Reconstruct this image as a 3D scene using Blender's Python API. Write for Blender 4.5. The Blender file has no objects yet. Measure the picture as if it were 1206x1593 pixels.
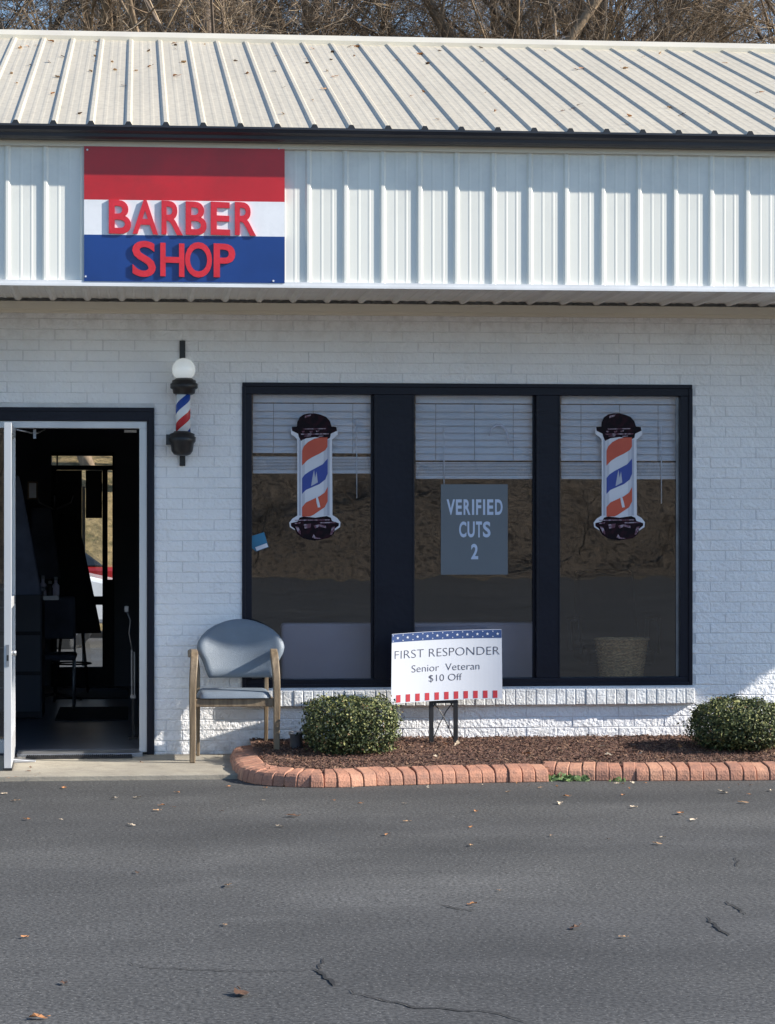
import bpy, math, random
from math import radians as R, sin, cos, tan, atan, pi, sqrt
from mathutils import Vector, Matrix, noise as mnoise
random.seed(7)
S = bpy.context.scene
C = S.collection

# ------------------------------------------------------------------ camera
TH = R(5.2); F = 3620.0; CXP = 215 + F*tan(TH); HY = 810.0; EYE = 1.53; CAMY = -15.0
cam = bpy.data.objects.new('camera', bpy.data.cameras.new('camera')); C.objects.link(cam)
cam.location = (0, CAMY, EYE); cam.rotation_euler = (R(90), 0, -TH)
cam.data.sensor_fit = 'VERTICAL'; cam.data.sensor_height = 36; cam.data.lens = F/1593*36
cam.data.shift_x = (603-CXP)/1593; cam.data.shift_y = (HY-796.5)/1593
cam.data.clip_start = 0.1; cam.data.clip_end = 3000
S.camera = cam
# ------------------------------------------------------------------ sky, sun, exposure
SV = Vector((3.8, -1.0, 2.17)).normalized()
EL = math.asin(SV.z); AZ = math.atan2(SV.x, SV.y)
w = bpy.data.worlds.new('World'); S.world = w; w.use_nodes = True
nt = w.node_tree; bg = nt.nodes['Background']
sky = nt.nodes.new('ShaderNodeTexSky'); sky.sky_type = 'NISHITA'; sky.sun_disc = False
sky.sun_elevation = EL; sky.sun_rotation = AZ; sky.air_density = 1.0; sky.dust_density = 0.2; sky.ozone_density = 3.2
nt.links.new(sky.outputs[0], bg.inputs[0]); bg.inputs[1].default_value = 0.115
sl = bpy.data.lights.new('sun', 'SUN'); sl.energy = 5.0; sl.angle = R(0.5); sl.color = (1.0, 0.935, 0.84)
so = bpy.data.objects.new('sun', sl); C.objects.link(so)
so.rotation_euler = (-SV).to_track_quat('-Z', 'Y').to_euler()
S.view_settings.view_transform = 'Standard'; S.view_settings.look = 'None'
S.view_settings.exposure = 1.0; S.view_settings.gamma = 1
S.render.engine = 'CYCLES'
S.cycles.max_bounces = 8; S.cycles.transparent_max_bounces = 16

# ------------------------------------------------------------------ pixel -> place
def P(px, py, Y):
    u = (px-CXP)/F; yc = Y-CAMY
    X = yc*tan(TH+atan(u)); d = X*sin(TH)+yc*cos(TH)
    return Vector((X, Y, EYE-(py-HY)*d/F))
def G(px, py, z=0.0):
    d = F*(EYE-z)/(py-HY); u = (px-CXP)/F
    return Vector((u*d*cos(TH)+d*sin(TH), CAMY+d*cos(TH)-u*d*sin(TH), z))
def PX(px, Y): return P(px, 810, Y).x
def PZ(py, Y, px=603): return P(px, py, Y).z

# ------------------------------------------------------------------ object helpers
BASE = {}
def link(o, parent=None, base=None):
    C.objects.link(o)
    if parent is not None: o.parent = parent
def tag(o, label=None, cat=None, group=None, kind=None):
    if label: o['label'] = label
    if cat: o['category'] = cat
    if group: o['group'] = group
    if kind: o['kind'] = kind
    return o
def thing(name, label, cat, loc, group=None):
    o = bpy.data.objects.new(name, None); C.objects.link(o); o.location = loc
    o.empty_display_size = 0.1
    BASE[o] = Vector(loc)
    return tag(o, label, cat, group)
class MB:
    def __init__(s): s.v = []; s.f = []; s.m = []; s.sm = []
    def add(s, vs, fs, mi=0, smooth=False):
        n = len(s.v); s.v += [Vector(v) for v in vs]
        for f in fs: s.f.append([i+n for i in f]); s.m.append(mi); s.sm.append(smooth)
        return s
    def box(s, x0, x1, y0, y1, z0, z1, mi=0):
        vs = [(x, y, z) for z in (z0, z1) for y in (y0, y1) for x in (x0, x1)]
        return s.add(vs, [(0,2,3,1),(4,5,7,6),(0,1,5,4),(2,6,7,3),(0,4,6,2),(1,3,7,5)], mi)
    def cbox(s, x0, x1, y0, y1, z0, z1, c, mi=0):
        # box with its front (-y) rim chamfered by c
        o = [(x0,z0),(x1,z0),(x1,z1),(x0,z1)]; i = [(x0+c,z0+c),(x1-c,z0+c),(x1-c,z1-c),(x0+c,z1-c)]
        vs = [(x,y1,z) for x,z in o]+[(x,y0+c,z) for x,z in o]+[(x,y0,z) for x,z in i]
        fs = [(8,9,10,11)]
        for k in range(4):
            l = (k+1) % 4; fs += [(k,l,4+l,4+k),(4+k,4+l,8+l,8+k)]
        fs.append((3,2,1,0))
        return s.add(vs, fs, mi)
    def hexa(s, c, mi=0):   # 8 corners ordered like box
        return s.add(c, [(0,2,3,1),(4,5,7,6),(0,1,5,4),(2,6,7,3),(0,4,6,2),(1,3,7,5)], mi)
    def prism(s, pts, y0, y1, mi=0):   # polygon of (x,z), extruded in y
        n = len(pts); vs = [(x,y0,z) for x,z in pts]+[(x,y1,z) for x,z in pts]
        a = sum(pts[i][0]*pts[(i+1)%n][1]-pts[(i+1)%n][0]*pts[i][1] for i in range(n))
        fr = list(range(n)); bk = [i+n for i in reversed(range(n))]
        sd = [(i,i+n,(i+1)%n+n,(i+1)%n) for i in range(n)]
        if a < 0: fr.reverse(); bk.reverse(); sd = [tuple(reversed(q)) for q in sd]
        return s.add(vs, [fr, bk]+sd, mi)
    def prismx(s, pts, x0, x1, mi=0):  # polygon of (y,z), extruded in x
        n = len(pts); vs = [(x0,y,z) for y,z in pts]+[(x1,y,z) for y,z in pts]
        return s.add(vs, [list(reversed(range(n))), [i+n for i in range(n)]]+[(i,(i+1)%n,(i+1)%n+n,i+n) for i in range(n)], mi)
    def tube(s, pts, r, sides=8, mi=0, cap=True, smooth=True, flat=1.0, up=None):
        pts = [Vector(p) for p in pts]; n = len(pts)
        if not hasattr(r, '__len__'): r = [r]*n
        vs = []
        for i, p in enumerate(pts):
            t = (pts[min(i+1,n-1)]-pts[max(i-1,0)]).normalized()
            a = Vector(up) if up else (Vector((0,0,1)) if abs(t.z) < .9 else Vector((0,1,0)))
            u = t.cross(a).normalized(); q = u.cross(t)
            for k in range(sides):
                an = 2*pi*(k+.5)/sides
                vs.append(p+(u*cos(an)+q*sin(an)*flat)*r[i])
        fs = []
        for i in range(n-1):
            for k in range(sides):
                l = (k+1) % sides
                fs.append((i*sides+k, i*sides+l, (i+1)*sides+l, (i+1)*sides+k))
        s.add(vs, fs, mi, smooth)
        if cap:
            b = len(s.v)-len(vs)
            s.f.append([b+k for k in reversed(range(sides))]); s.m.append(mi); s.sm.append(False)
            s.f.append([b+(n-1)*sides+k for k in range(sides)]); s.m.append(mi); s.sm.append(False)
        return s
    def lathe(s, prof, c, sides=28, mi=0, smooth=True):  # prof: (r,z)
        c = Vector(c); vs = []; fs = []
        for r, z in prof:
            for k in range(sides):
                a = 2*pi*k/sides; vs.append(c+Vector((r*cos(a), r*sin(a), z)))
        for i in range(len(prof)-1):
            for k in range(sides):
                l = (k+1) % sides
                fs.append((i*sides+k, i*sides+l, (i+1)*sides+l, (i+1)*sides+k))
        fs.append([k for k in reversed(range(sides))]); fs.append([(len(prof)-1)*sides+k for k in range(sides)])
        return s.add(vs, fs, mi, smooth)
    def build(s, name, mats, parent=None, base=None, bevel=0, kind=None, sub=0):
        me = bpy.data.meshes.new(name)
        if base is None: base = BASE.get(parent, Vector((0,0,0))) if parent is not None else Vector((0,0,0))
        base = Vector(base)
        me.from_pydata([v-base for v in s.v], [], s.f)
        if not isinstance(mats, (list, tuple)): mats = [mats]
        for m in mats: me.materials.append(m)
        me.polygons.foreach_set('material_index', s.m); me.polygons.foreach_set('use_smooth', s.sm)
        me.update()
        o = bpy.data.objects.new(name, me); C.objects.link(o)
        if parent is not None: o.parent = parent
        else: o.location = base
        BASE[o] = base
        if bevel:
            b = o.modifiers.new('bevel', 'BEVEL'); b.width = bevel; b.segments = 2; b.limit_method = 'ANGLE'; b.angle_limit = R(35)
            b.harden_normals = False
        if sub:
            b = o.modifiers.new('sub', 'SUBSURF'); b.levels = sub; b.render_levels = sub
        if kind: o['kind'] = kind
        return o
# ------------------------------------------------------------------ materials
MC = {}
def lin(c): return tuple((x/255/12.92 if x/255 <= .04045 else ((x/255+.055)/1.055)**2.4) for x in c)
def pm(name, c1, c2=None, scale=8, rough=.6, bump=0, bscale=None, detail=6, metal=0, lo=.35, hi=.65, stretch=None, spec=.5, rvar=0, bdist=.01, coat=0):
    m = bpy.data.materials.new(name); m.use_nodes = True
    N = m.node_tree.nodes; L = m.node_tree.links; b = N['Principled BSDF']
    b.inputs['Roughness'].default_value = rough; b.inputs['Metallic'].default_value = metal
    b.inputs['Specular IOR Level'].default_value = spec
    if coat: b.inputs['Coat Weight'].default_value = coat
    tc = N.new('ShaderNodeTexCoord'); mp = N.new('ShaderNodeMapping'); L.new(tc.outputs['Object'], mp.inputs[0])
    if stretch: mp.inputs['Scale'].default_value = stretch
    nz = N.new('ShaderNodeTexNoise'); nz.inputs['Scale'].default_value = scale; nz.inputs['Detail'].default_value = detail
    L.new(mp.outputs[0], nz.inputs[0])
    if c2 is None: c2 = tuple(x*.82 for x in c1)
    rp = N.new('ShaderNodeValToRGB'); rp.color_ramp.elements[0].position = lo; rp.color_ramp.elements[1].position = hi
    rp.color_ramp.elements[0].color = (*c1, 1); rp.color_ramp.elements[1].color = (*c2, 1)
    L.new(nz.outputs[0], rp.inputs[0]); L.new(rp.outputs[0], b.inputs['Base Color'])
    if rvar:
        mr = N.new('ShaderNodeMapRange'); mr.inputs['To Min'].default_value = rough-rvar; mr.inputs['To Max'].default_value = rough+rvar
        L.new(nz.outputs[0], mr.inputs[0]); L.new(mr.outputs[0], b.inputs['Roughness'])
    if bump:
        n2 = N.new('ShaderNodeTexNoise'); n2.inputs['Scale'].default_value = bscale or scale*3; n2.inputs['Detail'].default_value = 5
        L.new(mp.outputs[0], n2.inputs[0])
        bp = N.new('ShaderNodeBump'); bp.inputs['Strength'].default_value = bump; bp.inputs['Distance'].default_value = bdist
        L.new(n2.outputs[0], bp.inputs['Height']); L.new(bp.outputs[0], b.inputs['Normal'])
    m['rp'] = 0
    MC[name] = m
    return m
def nodes(m): return m.node_tree.nodes, m.node_tree.links, m.node_tree.nodes['Principled BSDF']

m_wall = pm('painted_brick', (.86,.86,.865), (.78,.78,.785), 2.2, .55, .9, 48, bdist=.014, lo=.4, hi=.75)
m_mortar = pm('painted_mortar', (.76,.76,.765), (.62,.62,.625), 6, .7, .5, 80)
m_soldier = pm('painted_sill_brick', (.74,.75,.75), (.60,.60,.59), 10, .6, .8, 70, bdist=.008)
m_frame = pm('black_frame_paint', (.006,.007,.015), (.009,.010,.019), 4, .38, .15, 30, spec=.25, rvar=.07)
m_siding = pm('white_siding_metal', (.76,.755,.69), (.71,.705,.645), 1.4, .38, .06, 6, stretch=(1,1,.25))
m_roof = pm('cream_roof_metal', (.52,.465,.36), (.45,.405,.315), 1.6, .42, .1, 9, stretch=(2.5,.35,.35), lo=.3, hi=.72)
m_ridge = pm('ridge_cap_metal', (.56,.52,.42), (.50,.46,.38), 3, .4)
m_gutter = pm('black_gutter', (.014,.015,.022), (.03,.031,.038), 5, .35, rvar=.1, stretch=(.3,2,2))
m_trim = pm('beige_trim_board', (.76,.70,.58), (.68,.63,.52), 3, .6, .2, 30, stretch=(.3,2,2))
m_whitetrim = pm('white_trim_metal', (.74,.75,.76), (.66,.67,.68), 3, .4)
m_soffit = pm('soffit_metal', (.76,.73,.67), (.68,.65,.60), 3, .5)
m_alu = pm('pale_aluminium', (.60,.61,.62), (.52,.53,.55), 4, .38, metal=.35, stretch=(1,1,.2))
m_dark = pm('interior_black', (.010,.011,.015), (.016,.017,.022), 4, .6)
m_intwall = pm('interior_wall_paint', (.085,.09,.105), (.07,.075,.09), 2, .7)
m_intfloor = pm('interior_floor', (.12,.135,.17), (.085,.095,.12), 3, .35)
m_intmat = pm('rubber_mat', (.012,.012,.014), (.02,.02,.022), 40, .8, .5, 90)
m_conc = pm('concrete', (.34,.305,.24), (.27,.245,.20), 3.5, .85, .35, 120, lo=.3, hi=.75)
m_steel = pm('dull_steel', (.35,.36,.38), (.25,.26,.28), 10, .4, metal=.7)
m_blind = pm('blind_slat', (.86,.90,.96), (.80,.84,.91), 3, .5)
m_string = pm('blind_cord', (.16,.18,.20), None, 3, .7)
m_red = pm('sign_red', (.50,.014,.022), (.40,.012,.018), 2.2, .32, .04, 5)
m_redletter = pm('letter_red', (.62,.022,.038), (.52,.018,.03), 9, .35, .1, 60)
m_white = pm('sign_white', (.78,.79,.81), (.70,.71,.73), 2.5, .35, .04, 5)
m_blue = pm('sign_blue', (.008,.045,.21), (.006,.034,.16), 2.2, .3, .04, 5)
m_blackmetal = pm('black_metal', (.012,.012,.014), (.022,.022,.024), 20, .4, rvar=.1)
m_glossblack = pm('gloss_black', (.010,.009,.012), (.018,.017,.02), 10, .16, coat=.4)
m_globe = pm('milk_glass', (.88,.90,.89), (.84,.87,.86), 3, .12, coat=.5)
m_globe.node_tree.nodes['Principled BSDF'].inputs['Emission Color'].default_value = (.95,1,1,1); m_globe.node_tree.nodes['Principled BSDF'].inputs['Emission Strength'].default_value = .12
m_wood = pm('worn_wood', (.23,.17,.105), (.13,.092,.055), 7, .5, .3, 60, stretch=(6,6,.7))
m_fabric = pm('grey_blue_vinyl', (.17,.205,.245), (.14,.17,.205), 5, .42, .35, 260, rvar=.06)
m_mulch = pm('mulch', (.085,.042,.028), (.16,.085,.058), 30, .9, .9, 60)
m_chip = [pm('mulch_chip_'+n, c, tuple(x*.6 for x in c), 40, .85, .3, 90) for n, c in (('russet',(.15,.074,.05)),('dark',(.07,.036,.026)),('pale',(.27,.16,.10)))]
m_edge = pm('terracotta_brick', (.48,.225,.14), (.30,.145,.10), 9, .8, .5, 90, lo=.3, hi=.7)
m_edge2 = pm('terracotta_brick_pale', (.52,.27,.17), (.38,.18,.12), 9, .8, .5, 90, lo=.3, hi=.7)
m_leaf = [pm('shrub_leaf_'+n, c, tuple(x*.7 for x in c), 30, r_, spec=.3) for n, c, r_ in (('deep',(.026,.042,.015),.55),('mid',(.105,.125,.042),.55),('pale',(.30,.30,.115),.55),('tan',(.22,.14,.07),.6))]
m_stem = pm('stem_bark', (.10,.07,.045), (.06,.04,.03), 30, .9)
m_bark = [pm('bark_'+n, c, tuple(x*.55 for x in c), 3, .95, .4, 20, stretch=(3,3,.6)) for n, c in (('grey',(.17,.13,.10)),('tan',(.29,.21,.135)),('dark',(.055,.042,.034)))]
m_twig = [pm('twig_'+n, c, tuple(x*.55 for x in c), 1.5, .9) for n, c in (('tan',(.36,.27,.175)),('brown',(.20,.14,.09)),('grey',(.27,.22,.17)))]
m_dry = [pm('dry_leaf_'+n, c, tuple(x*.7 for x in c), 40, .7) for n, c in (('tan',(.48,.29,.15)),('orange',(.45,.20,.075)),('brown',(.11,.055,.028)),('pale',(.62,.50,.36)))]
m_weed = pm('weed_leaf', (.09,.16,.045), (.16,.22,.08), 25, .5)
m_bench = pm('bench_vinyl', (.50,.45,.54), (.46,.41,.50), 3, .5)
m_wicker = pm('wicker', (.80,.52,.26), (.24,.14,.06), 60, .7, .9, 60, stretch=(1,1,3))
m_cloth = pm('dark_cloth', (.045,.05,.07), (.08,.09,.12), 4, .9)
m_blackcloth = pm('black_cloth', (.006,.006,.008), (.010,.010,.012), 4, .9)
m_poster = pm('grey_poster', (.135,.16,.185), (.12,.145,.17), 2, .25)
m_lblue = pm('poster_lettering', (.52,.60,.76), (.46,.55,.72), 3, .4)
m_ink = pm('sign_ink', (.05,.05,.075), None, 5, .5)
m_navy = pm('flag_navy', (.03,.065,.19), (.025,.055,.16), 8, .45)
m_signred = pm('stripe_red', (.50,.04,.05), (.42,.03,.04), 8, .45)
m_signwhite = pm('corrugated_plastic', (.60,.62,.67), (.57,.59,.64), 3, .4)
m_orange = pm('decal_orange', (.54,.085,.04), (.48,.07,.035), 6, .35)
m_dblue = pm('decal_blue', (.03,.065,.33), (.025,.05,.27), 6, .35)
m_dwhite = pm('decal_white', (.66,.68,.74), (.60,.62,.69), 4, .35)
m_dgrey = pm('decal_shade', (.42,.45,.55), None, 4, .35)
m_dshade = pm('decal_light_shade', (.55,.57,.65), None, 4, .35)
m_maroon = pm('decal_chrome_dark', (.007,.004,.007), (.022,.006,.011), 22, .5, lo=.45, hi=.6, spec=.12)
m_chrome = pm('decal_chrome_light', (.36,.30,.36), (.12,.05,.075), 40, .4, lo=.4, hi=.55, spec=.2)
m_card = pm('card_blue', (.03,.20,.36), None, 6, .4)
m_rubber = pm('tyre_rubber', (.02,.02,.02), None, 20, .8)
m_carwhite = pm('car_paint_white', (.75,.76,.78), None, 2, .2, coat=.5)
m_carred = pm('car_paint_red', (.30,.02,.02), None, 2, .2, coat=.5)
m_carglass = pm('car_glass', (.02,.025,.03), None, 2, .08)
m_lamp = pm('lamp_lens', (.7,.7,.68), None, 9, .15)
m_shadow = pm('void_black', (.004,.004,.005), None, 3, .9)

def add_dirt(m, z0, z1, col, sc, amt, top=False):
    N, L, b = nodes(m); src = b.inputs['Base Color'].links[0].from_socket
    tc = N.new('ShaderNodeTexCoord'); sx = N.new('ShaderNodeSeparateXYZ'); L.new(tc.outputs['Object'], sx.inputs[0])
    mr = N.new('ShaderNodeMapRange'); mr.inputs['From Min'].default_value = z0; mr.inputs['From Max'].default_value = z1; mr.inputs['To Min'].default_value = 1; mr.inputs['To Max'].default_value = 0; L.new(sx.outputs[2], mr.inputs[0])
    nz = N.new('ShaderNodeTexNoise'); nz.inputs['Scale'].default_value = sc; nz.inputs['Detail'].default_value = 8; nz.inputs['Roughness'].default_value = .7; L.new(tc.outputs['Object'], nz.inputs[0])
    rp = N.new('ShaderNodeValToRGB'); rp.color_ramp.elements[0].position = .45; rp.color_ramp.elements[1].position = .72; L.new(nz.outputs[0], rp.inputs[0])
    mu = N.new('ShaderNodeMath'); mu.operation = 'MULTIPLY'; L.new(rp.outputs[0], mu.inputs[0]); L.new(mr.outputs[0], mu.inputs[1])
    m2 = N.new('ShaderNodeMath'); m2.operation = 'MULTIPLY'; m2.inputs[1].default_value = amt; L.new(mu.outputs[0], m2.inputs[0])
    mx = N.new('ShaderNodeMix'); mx.data_type = 'RGBA'; L.new(m2.outputs[0], mx.inputs[0]); L.new(src, mx.inputs[6]); mx.inputs[7].default_value = (*col, 1)
    L.new(mx.outputs[2], b.inputs['Base Color'])
add_dirt(m_wall, .03, .30, (.30,.26,.21), 9, .8)
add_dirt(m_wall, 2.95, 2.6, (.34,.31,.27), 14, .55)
add_dirt(m_siding, 4.0, 3.2, (.36,.37,.36), 5, .5)
add_dirt(m_roof, 0, 99, (.20,.17,.13), 26, .5)
add_dirt(m_red, -1, 99, (.20,.02,.02), 3, .5)
add_dirt(m_white, -1, 99, (.45,.46,.47), 4, .4)
add_dirt(m_conc, -1, 99, (.14,.12,.10), 5, .55)
add_dirt(m_edge, -1, 99, (.12,.08,.065), 22, .6)
add_dirt(m_edge2, -1, 99, (.14,.10,.08), 18, .5)
def glass_mat(name, tint, fmul, wob):
    m = bpy.data.materials.new(name); m.use_nodes = True
    N = m.node_tree.nodes; L = m.node_tree.links
    for n in list(N):
        if n.type != 'OUTPUT_MATERIAL': N.remove(n)
    out = [n for n in N if n.type == 'OUTPUT_MATERIAL'][0]
    tr = N.new('ShaderNodeBsdfTransparent'); tr.inputs[0].default_value = (*tint, 1)
    gl = N.new('ShaderNodeBsdfGlossy'); gl.inputs['Roughness'].default_value = 0.0; gl.inputs['Color'].default_value = (1,1,1,1)
    fr = N.new('ShaderNodeFresnel'); fr.inputs[0].default_value = 1.5
    mu = N.new('ShaderNodeMath'); mu.operation = 'MULTIPLY'; mu.inputs[1].default_value = fmul; mu.use_clamp = True
    mx = N.new('ShaderNodeMixShader')
    tc = N.new('ShaderNodeTexCoord'); nz = N.new('ShaderNodeTexNoise'); nz.inputs['Scale'].default_value = 3.2; nz.inputs['Detail'].default_value = 2
    bp = N.new('ShaderNodeBump'); bp.inputs['Strength'].default_value = 1; bp.inputs['Distance'].default_value = wob
    L.new(tc.outputs['Object'], nz.inputs[0]); L.new(nz.outputs[0], bp.inputs['Height']); L.new(bp.outputs[0], gl.inputs['Normal'])
    L.new(fr.outputs[0], mu.inputs[0]); L.new(mu.outputs[0], mx.inputs[0]); L.new(tr.outputs[0], mx.inputs[1]); L.new(gl.outputs[0], mx.inputs[2])
    L.new(mx.outputs[0], out.inputs[0])
    return m
m_glass = glass_mat('window_glass', (.955,.965,.975), 1.55, .0005)
m_dglass = glass_mat('door_glass', (.93,.95,.96), 1.0, .0003)

# asphalt
def asphalt():
    m = bpy.data.materials.new('asphalt'); m.use_nodes = True
    N, L, b = nodes(m)
    tc = N.new('ShaderNodeTexCoord')
    def noise(s, d=5, st=None):
        n = N.new('ShaderNodeTexNoise'); n.inputs['Scale'].default_value = s; n.inputs['Detail'].default_value = d
        if st:
            mp = N.new('ShaderNodeMapping'); mp.inputs['Scale'].default_value = st; L.new(tc.outputs['Object'], mp.inputs[0]); L.new(mp.outputs[0], n.inputs[0])
        else: L.new(tc.outputs['Object'], n.inputs[0])
        return n
    def ramp(src, a, ca, b_, cb):
        r = N.new('ShaderNodeValToRGB'); r.color_ramp.elements[0].position = a; r.color_ramp.elements[1].position = b_
        r.color_ramp.elements[0].color = (*ca, 1); r.color_ramp.elements[1].color = (*cb, 1); L.new(src, r.inputs[0]); return r
    def mix(t, f, a, c):
        x = N.new('ShaderNodeMix'); x.data_type = 'RGBA'; x.blend_type = t
        if isinstance(f, float): x.inputs[0].default_value = f
        else: L.new(f, x.inputs[0])
        L.new(a, x.inputs[6])
        if isinstance(c, tuple): x.inputs[7].default_value = (*c, 1)
        else: L.new(c, x.inputs[7])
        return x.outputs[2]
    big = noise(.45, 6, (1, 1.6, 1)); base = ramp(big.outputs[0], .36, (.044,.0435,.043), .66, (.067,.066,.065))
    streak = noise(1.3, 6, (.7, 1.5, 1)); c = mix('MULTIPLY', 1.0, base.outputs[0], ramp(streak.outputs[0], .35, (.86,.86,.86), .62, (1.08,1.08,1.08)).outputs[0])
    fine = noise(60, 8); c = mix('MULTIPLY', 1.0, c, ramp(fine.outputs[0], .36, (.46,.46,.46), .64, (1.58,1.58,1.56)).outputs[0])
    vo = N.new('ShaderNodeTexVoronoi'); vo.inputs['Scale'].default_value = 78; L.new(tc.outputs['Object'], vo.inputs[0])
    sp = ramp(vo.outputs['Distance'], .18, (1,1,1), .30, (0,0,0))
    sel = ramp(vo.outputs['Color'], .60, (0,0,0), .70, (.9,.9,.9))
    mm = N.new('ShaderNodeMath'); mm.operation = 'MULTIPLY'; L.new(sp.outputs[0], mm.inputs[0]); L.new(sel.outputs[0], mm.inputs[1])
    c = mix('MIX', mm.outputs[0], c, (.20,.195,.185))
    v2 = N.new('ShaderNodeTexVoronoi'); v2.inputs['Scale'].default_value = 38; L.new(tc.outputs['Object'], v2.inputs[0])
    sp2 = ramp(v2.outputs['Distance'], .12, (1,1,1), .2, (0,0,0)); sel2 = ramp(v2.outputs['Color'], .72, (0,0,0), .8, (.6,.6,.6))
    m2 = N.new('ShaderNodeMath'); m2.operation = 'MULTIPLY'; L.new(sp2.outputs[0], m2.inputs[0]); L.new(sel2.outputs[0], m2.inputs[1])
    c = mix('MIX', m2.outputs[0], c, (.008,.008,.009))
    pt = noise(.9, 3, (1,1.3,1)); c = mix('MULTIPLY', 1.0, c, ramp(pt.outputs[0], .40, (1.12,1.12,1.12), .44, (.97,.97,.97)).outputs[0])
    wr = noise(.35, 8, (.6,2.2,1)); c = mix('MULTIPLY', 1.0, c, ramp(wr.outputs[0], .40, (.84,.84,.85), .62, (1.12,1.115,1.10)).outputs[0])
    L.new(c, b.inputs['Base Color']); b.inputs['Roughness'].default_value = .82
    bp = N.new('ShaderNodeBump'); bp.inputs['Strength'].default_value = .5; bp.inputs['Distance'].default_value = .006
    L.new(fine.outputs[0], bp.inputs['Height']); L.new(bp.outputs[0], b.inputs['Normal'])
    return m
m_asphalt = asphalt()
m_crack = pm('crack_black', (.010,.010,.011), None, 20, .95)
def litter(name, cols, scale):
    m = bpy.data.materials.new(name); m.use_nodes = True
    N, L, b = nodes(m); tc = N.new('ShaderNodeTexCoord')
    n = N.new('ShaderNodeTexNoise'); n.inputs['Scale'].default_value = scale; n.inputs['Detail'].default_value = 10; n.inputs['Roughness'].default_value = .7
    L.new(tc.outputs['Object'], n.inputs[0]); r = N.new('ShaderNodeValToRGB'); L.new(n.outputs[0], r.inputs[0])
    els = r.color_ramp.elements; k = len(cols)
    while len(els) < k: els.new(.5)
    for i, c in enumerate(cols): els[i].position = .3+.4*i/(k-1); els[i].color = (*c, 1)
    L.new(r.outputs[0], b.inputs['Base Color']); b.inputs['Roughness'].default_value = .95
    bp = N.new('ShaderNodeBump'); bp.inputs['Strength'].default_value = .8; bp.inputs['Distance'].default_value = .25
    L.new(n.outputs[0], bp.inputs['Height']); L.new(bp.outputs[0], b.inputs['Normal'])
    return m
m_ground = litter('verge_ground', [(.10,.11,.05),(.20,.15,.08),(.30,.22,.12)], .8)
m_bank = litter('leaf_bank', [(.025,.018,.013),(.13,.095,.065),(.36,.28,.20),(.05,.038,.028),(.22,.165,.115)], 5.0)
m_gold = litter('dry_grass_bank', [(.05,.06,.015),(.16,.12,.05),(.30,.22,.10),(.09,.06,.03)], 3.5)
m_hillsoil = litter('wood_floor', [(.07,.045,.025),(.16,.10,.055),(.26,.17,.10)], .6)

# ================================================================== SETTING: ground
g = MB(); g.add([(-400,-400,-.02),(400,-400,-.02),(400,400,-.02),(-400,400,-.02)], [(0,1,2,3)])
g.build('ground', m_ground, kind='structure')
XR = P(1140,1077,0).x + 4.16      # right end of the building
XL = -5.0
a = MB(); a.add([(-45,-47,0),(45,-47,0),(45,17.5,0),(-45,17.5,0)], [(0,1,2,3)])
lot = a.build('parking_lot', m_asphalt, kind='structure')
# cracks in the asphalt
def crack(pts, wmm, seed):
    rnd = random.Random(seed); q = []
    P0 = [G(x, y, .004) for x, y in pts]
    for i in range(len(P0)-1):
        n = max(2, int((P0[i+1]-P0[i]).length/.03))
        for k in range(n): q.append(P0[i].lerp(P0[i+1], k/n)+Vector((rnd.uniform(-1,1)*.008, rnd.uniform(-1,1)*.012, 0)))
    q.append(P0[-1]); mb = MB(); vs = []
    for i, p in enumerate(q):
        t = (q[min(i+1,len(q)-1)]-q[max(i-1,0)]).normalized(); nn = Vector((-t.y, t.x, 0))
        ww = wmm*.001*(.55+.45*rnd.random())*(sin(pi*(i+.5)/len(q))**.5)
        vs += [p-nn*ww, p+nn*ww]
    mb.add(vs, [(2*i,2*i+2,2*i+3,2*i+1) for i in range(len(q)-1)])
    mb.build('pavement_crack', m_crack, lot, base=(0,0,0))
crack([(492,1508),(512,1523),(521,1533)], 11, 1); crack([(543,1540),(563,1547),(640,1565),(700,1569),(760,1573),(820,1590)], 6.5, 2)
crack([(505,1490),(500,1500),(494,1509)], 4, 3); crack([(200,1495),(215,1503),(300,1508),(400,1510),(480,1509)], 5, 4)
crack([(1100,1426),(1112,1440),(1122,1446),(1134,1455)], 8, 5); crack([(1128,1402),(1145,1410),(1160,1422)], 6, 6)
crack([(680,1405),(705,1411),(740,1417)], 6, 7); crack([(1146,1334),(1148,1348)], 4, 8); crack([(565,1393),(600,1404),(640,1404)], 2, 9)
crack([(980,1290),(1060,1288),(1100,1291)], 1.5, 10)
# concrete pavement strip in front of the door
SWZ = .03
pL = G(0,1214.5,0).y; 
sw = MB(); sw.box(XL-3, G(366,1212,SWZ).x+.1, G(180,1214,.0).y, .02, -.1, SWZ)
sw.build('pavement', m_conc, kind='structure', bevel=.006)
thr = MB(); thr.box(PX(28,0), PX(222,0), -.14, .1, .0, .052)
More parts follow.
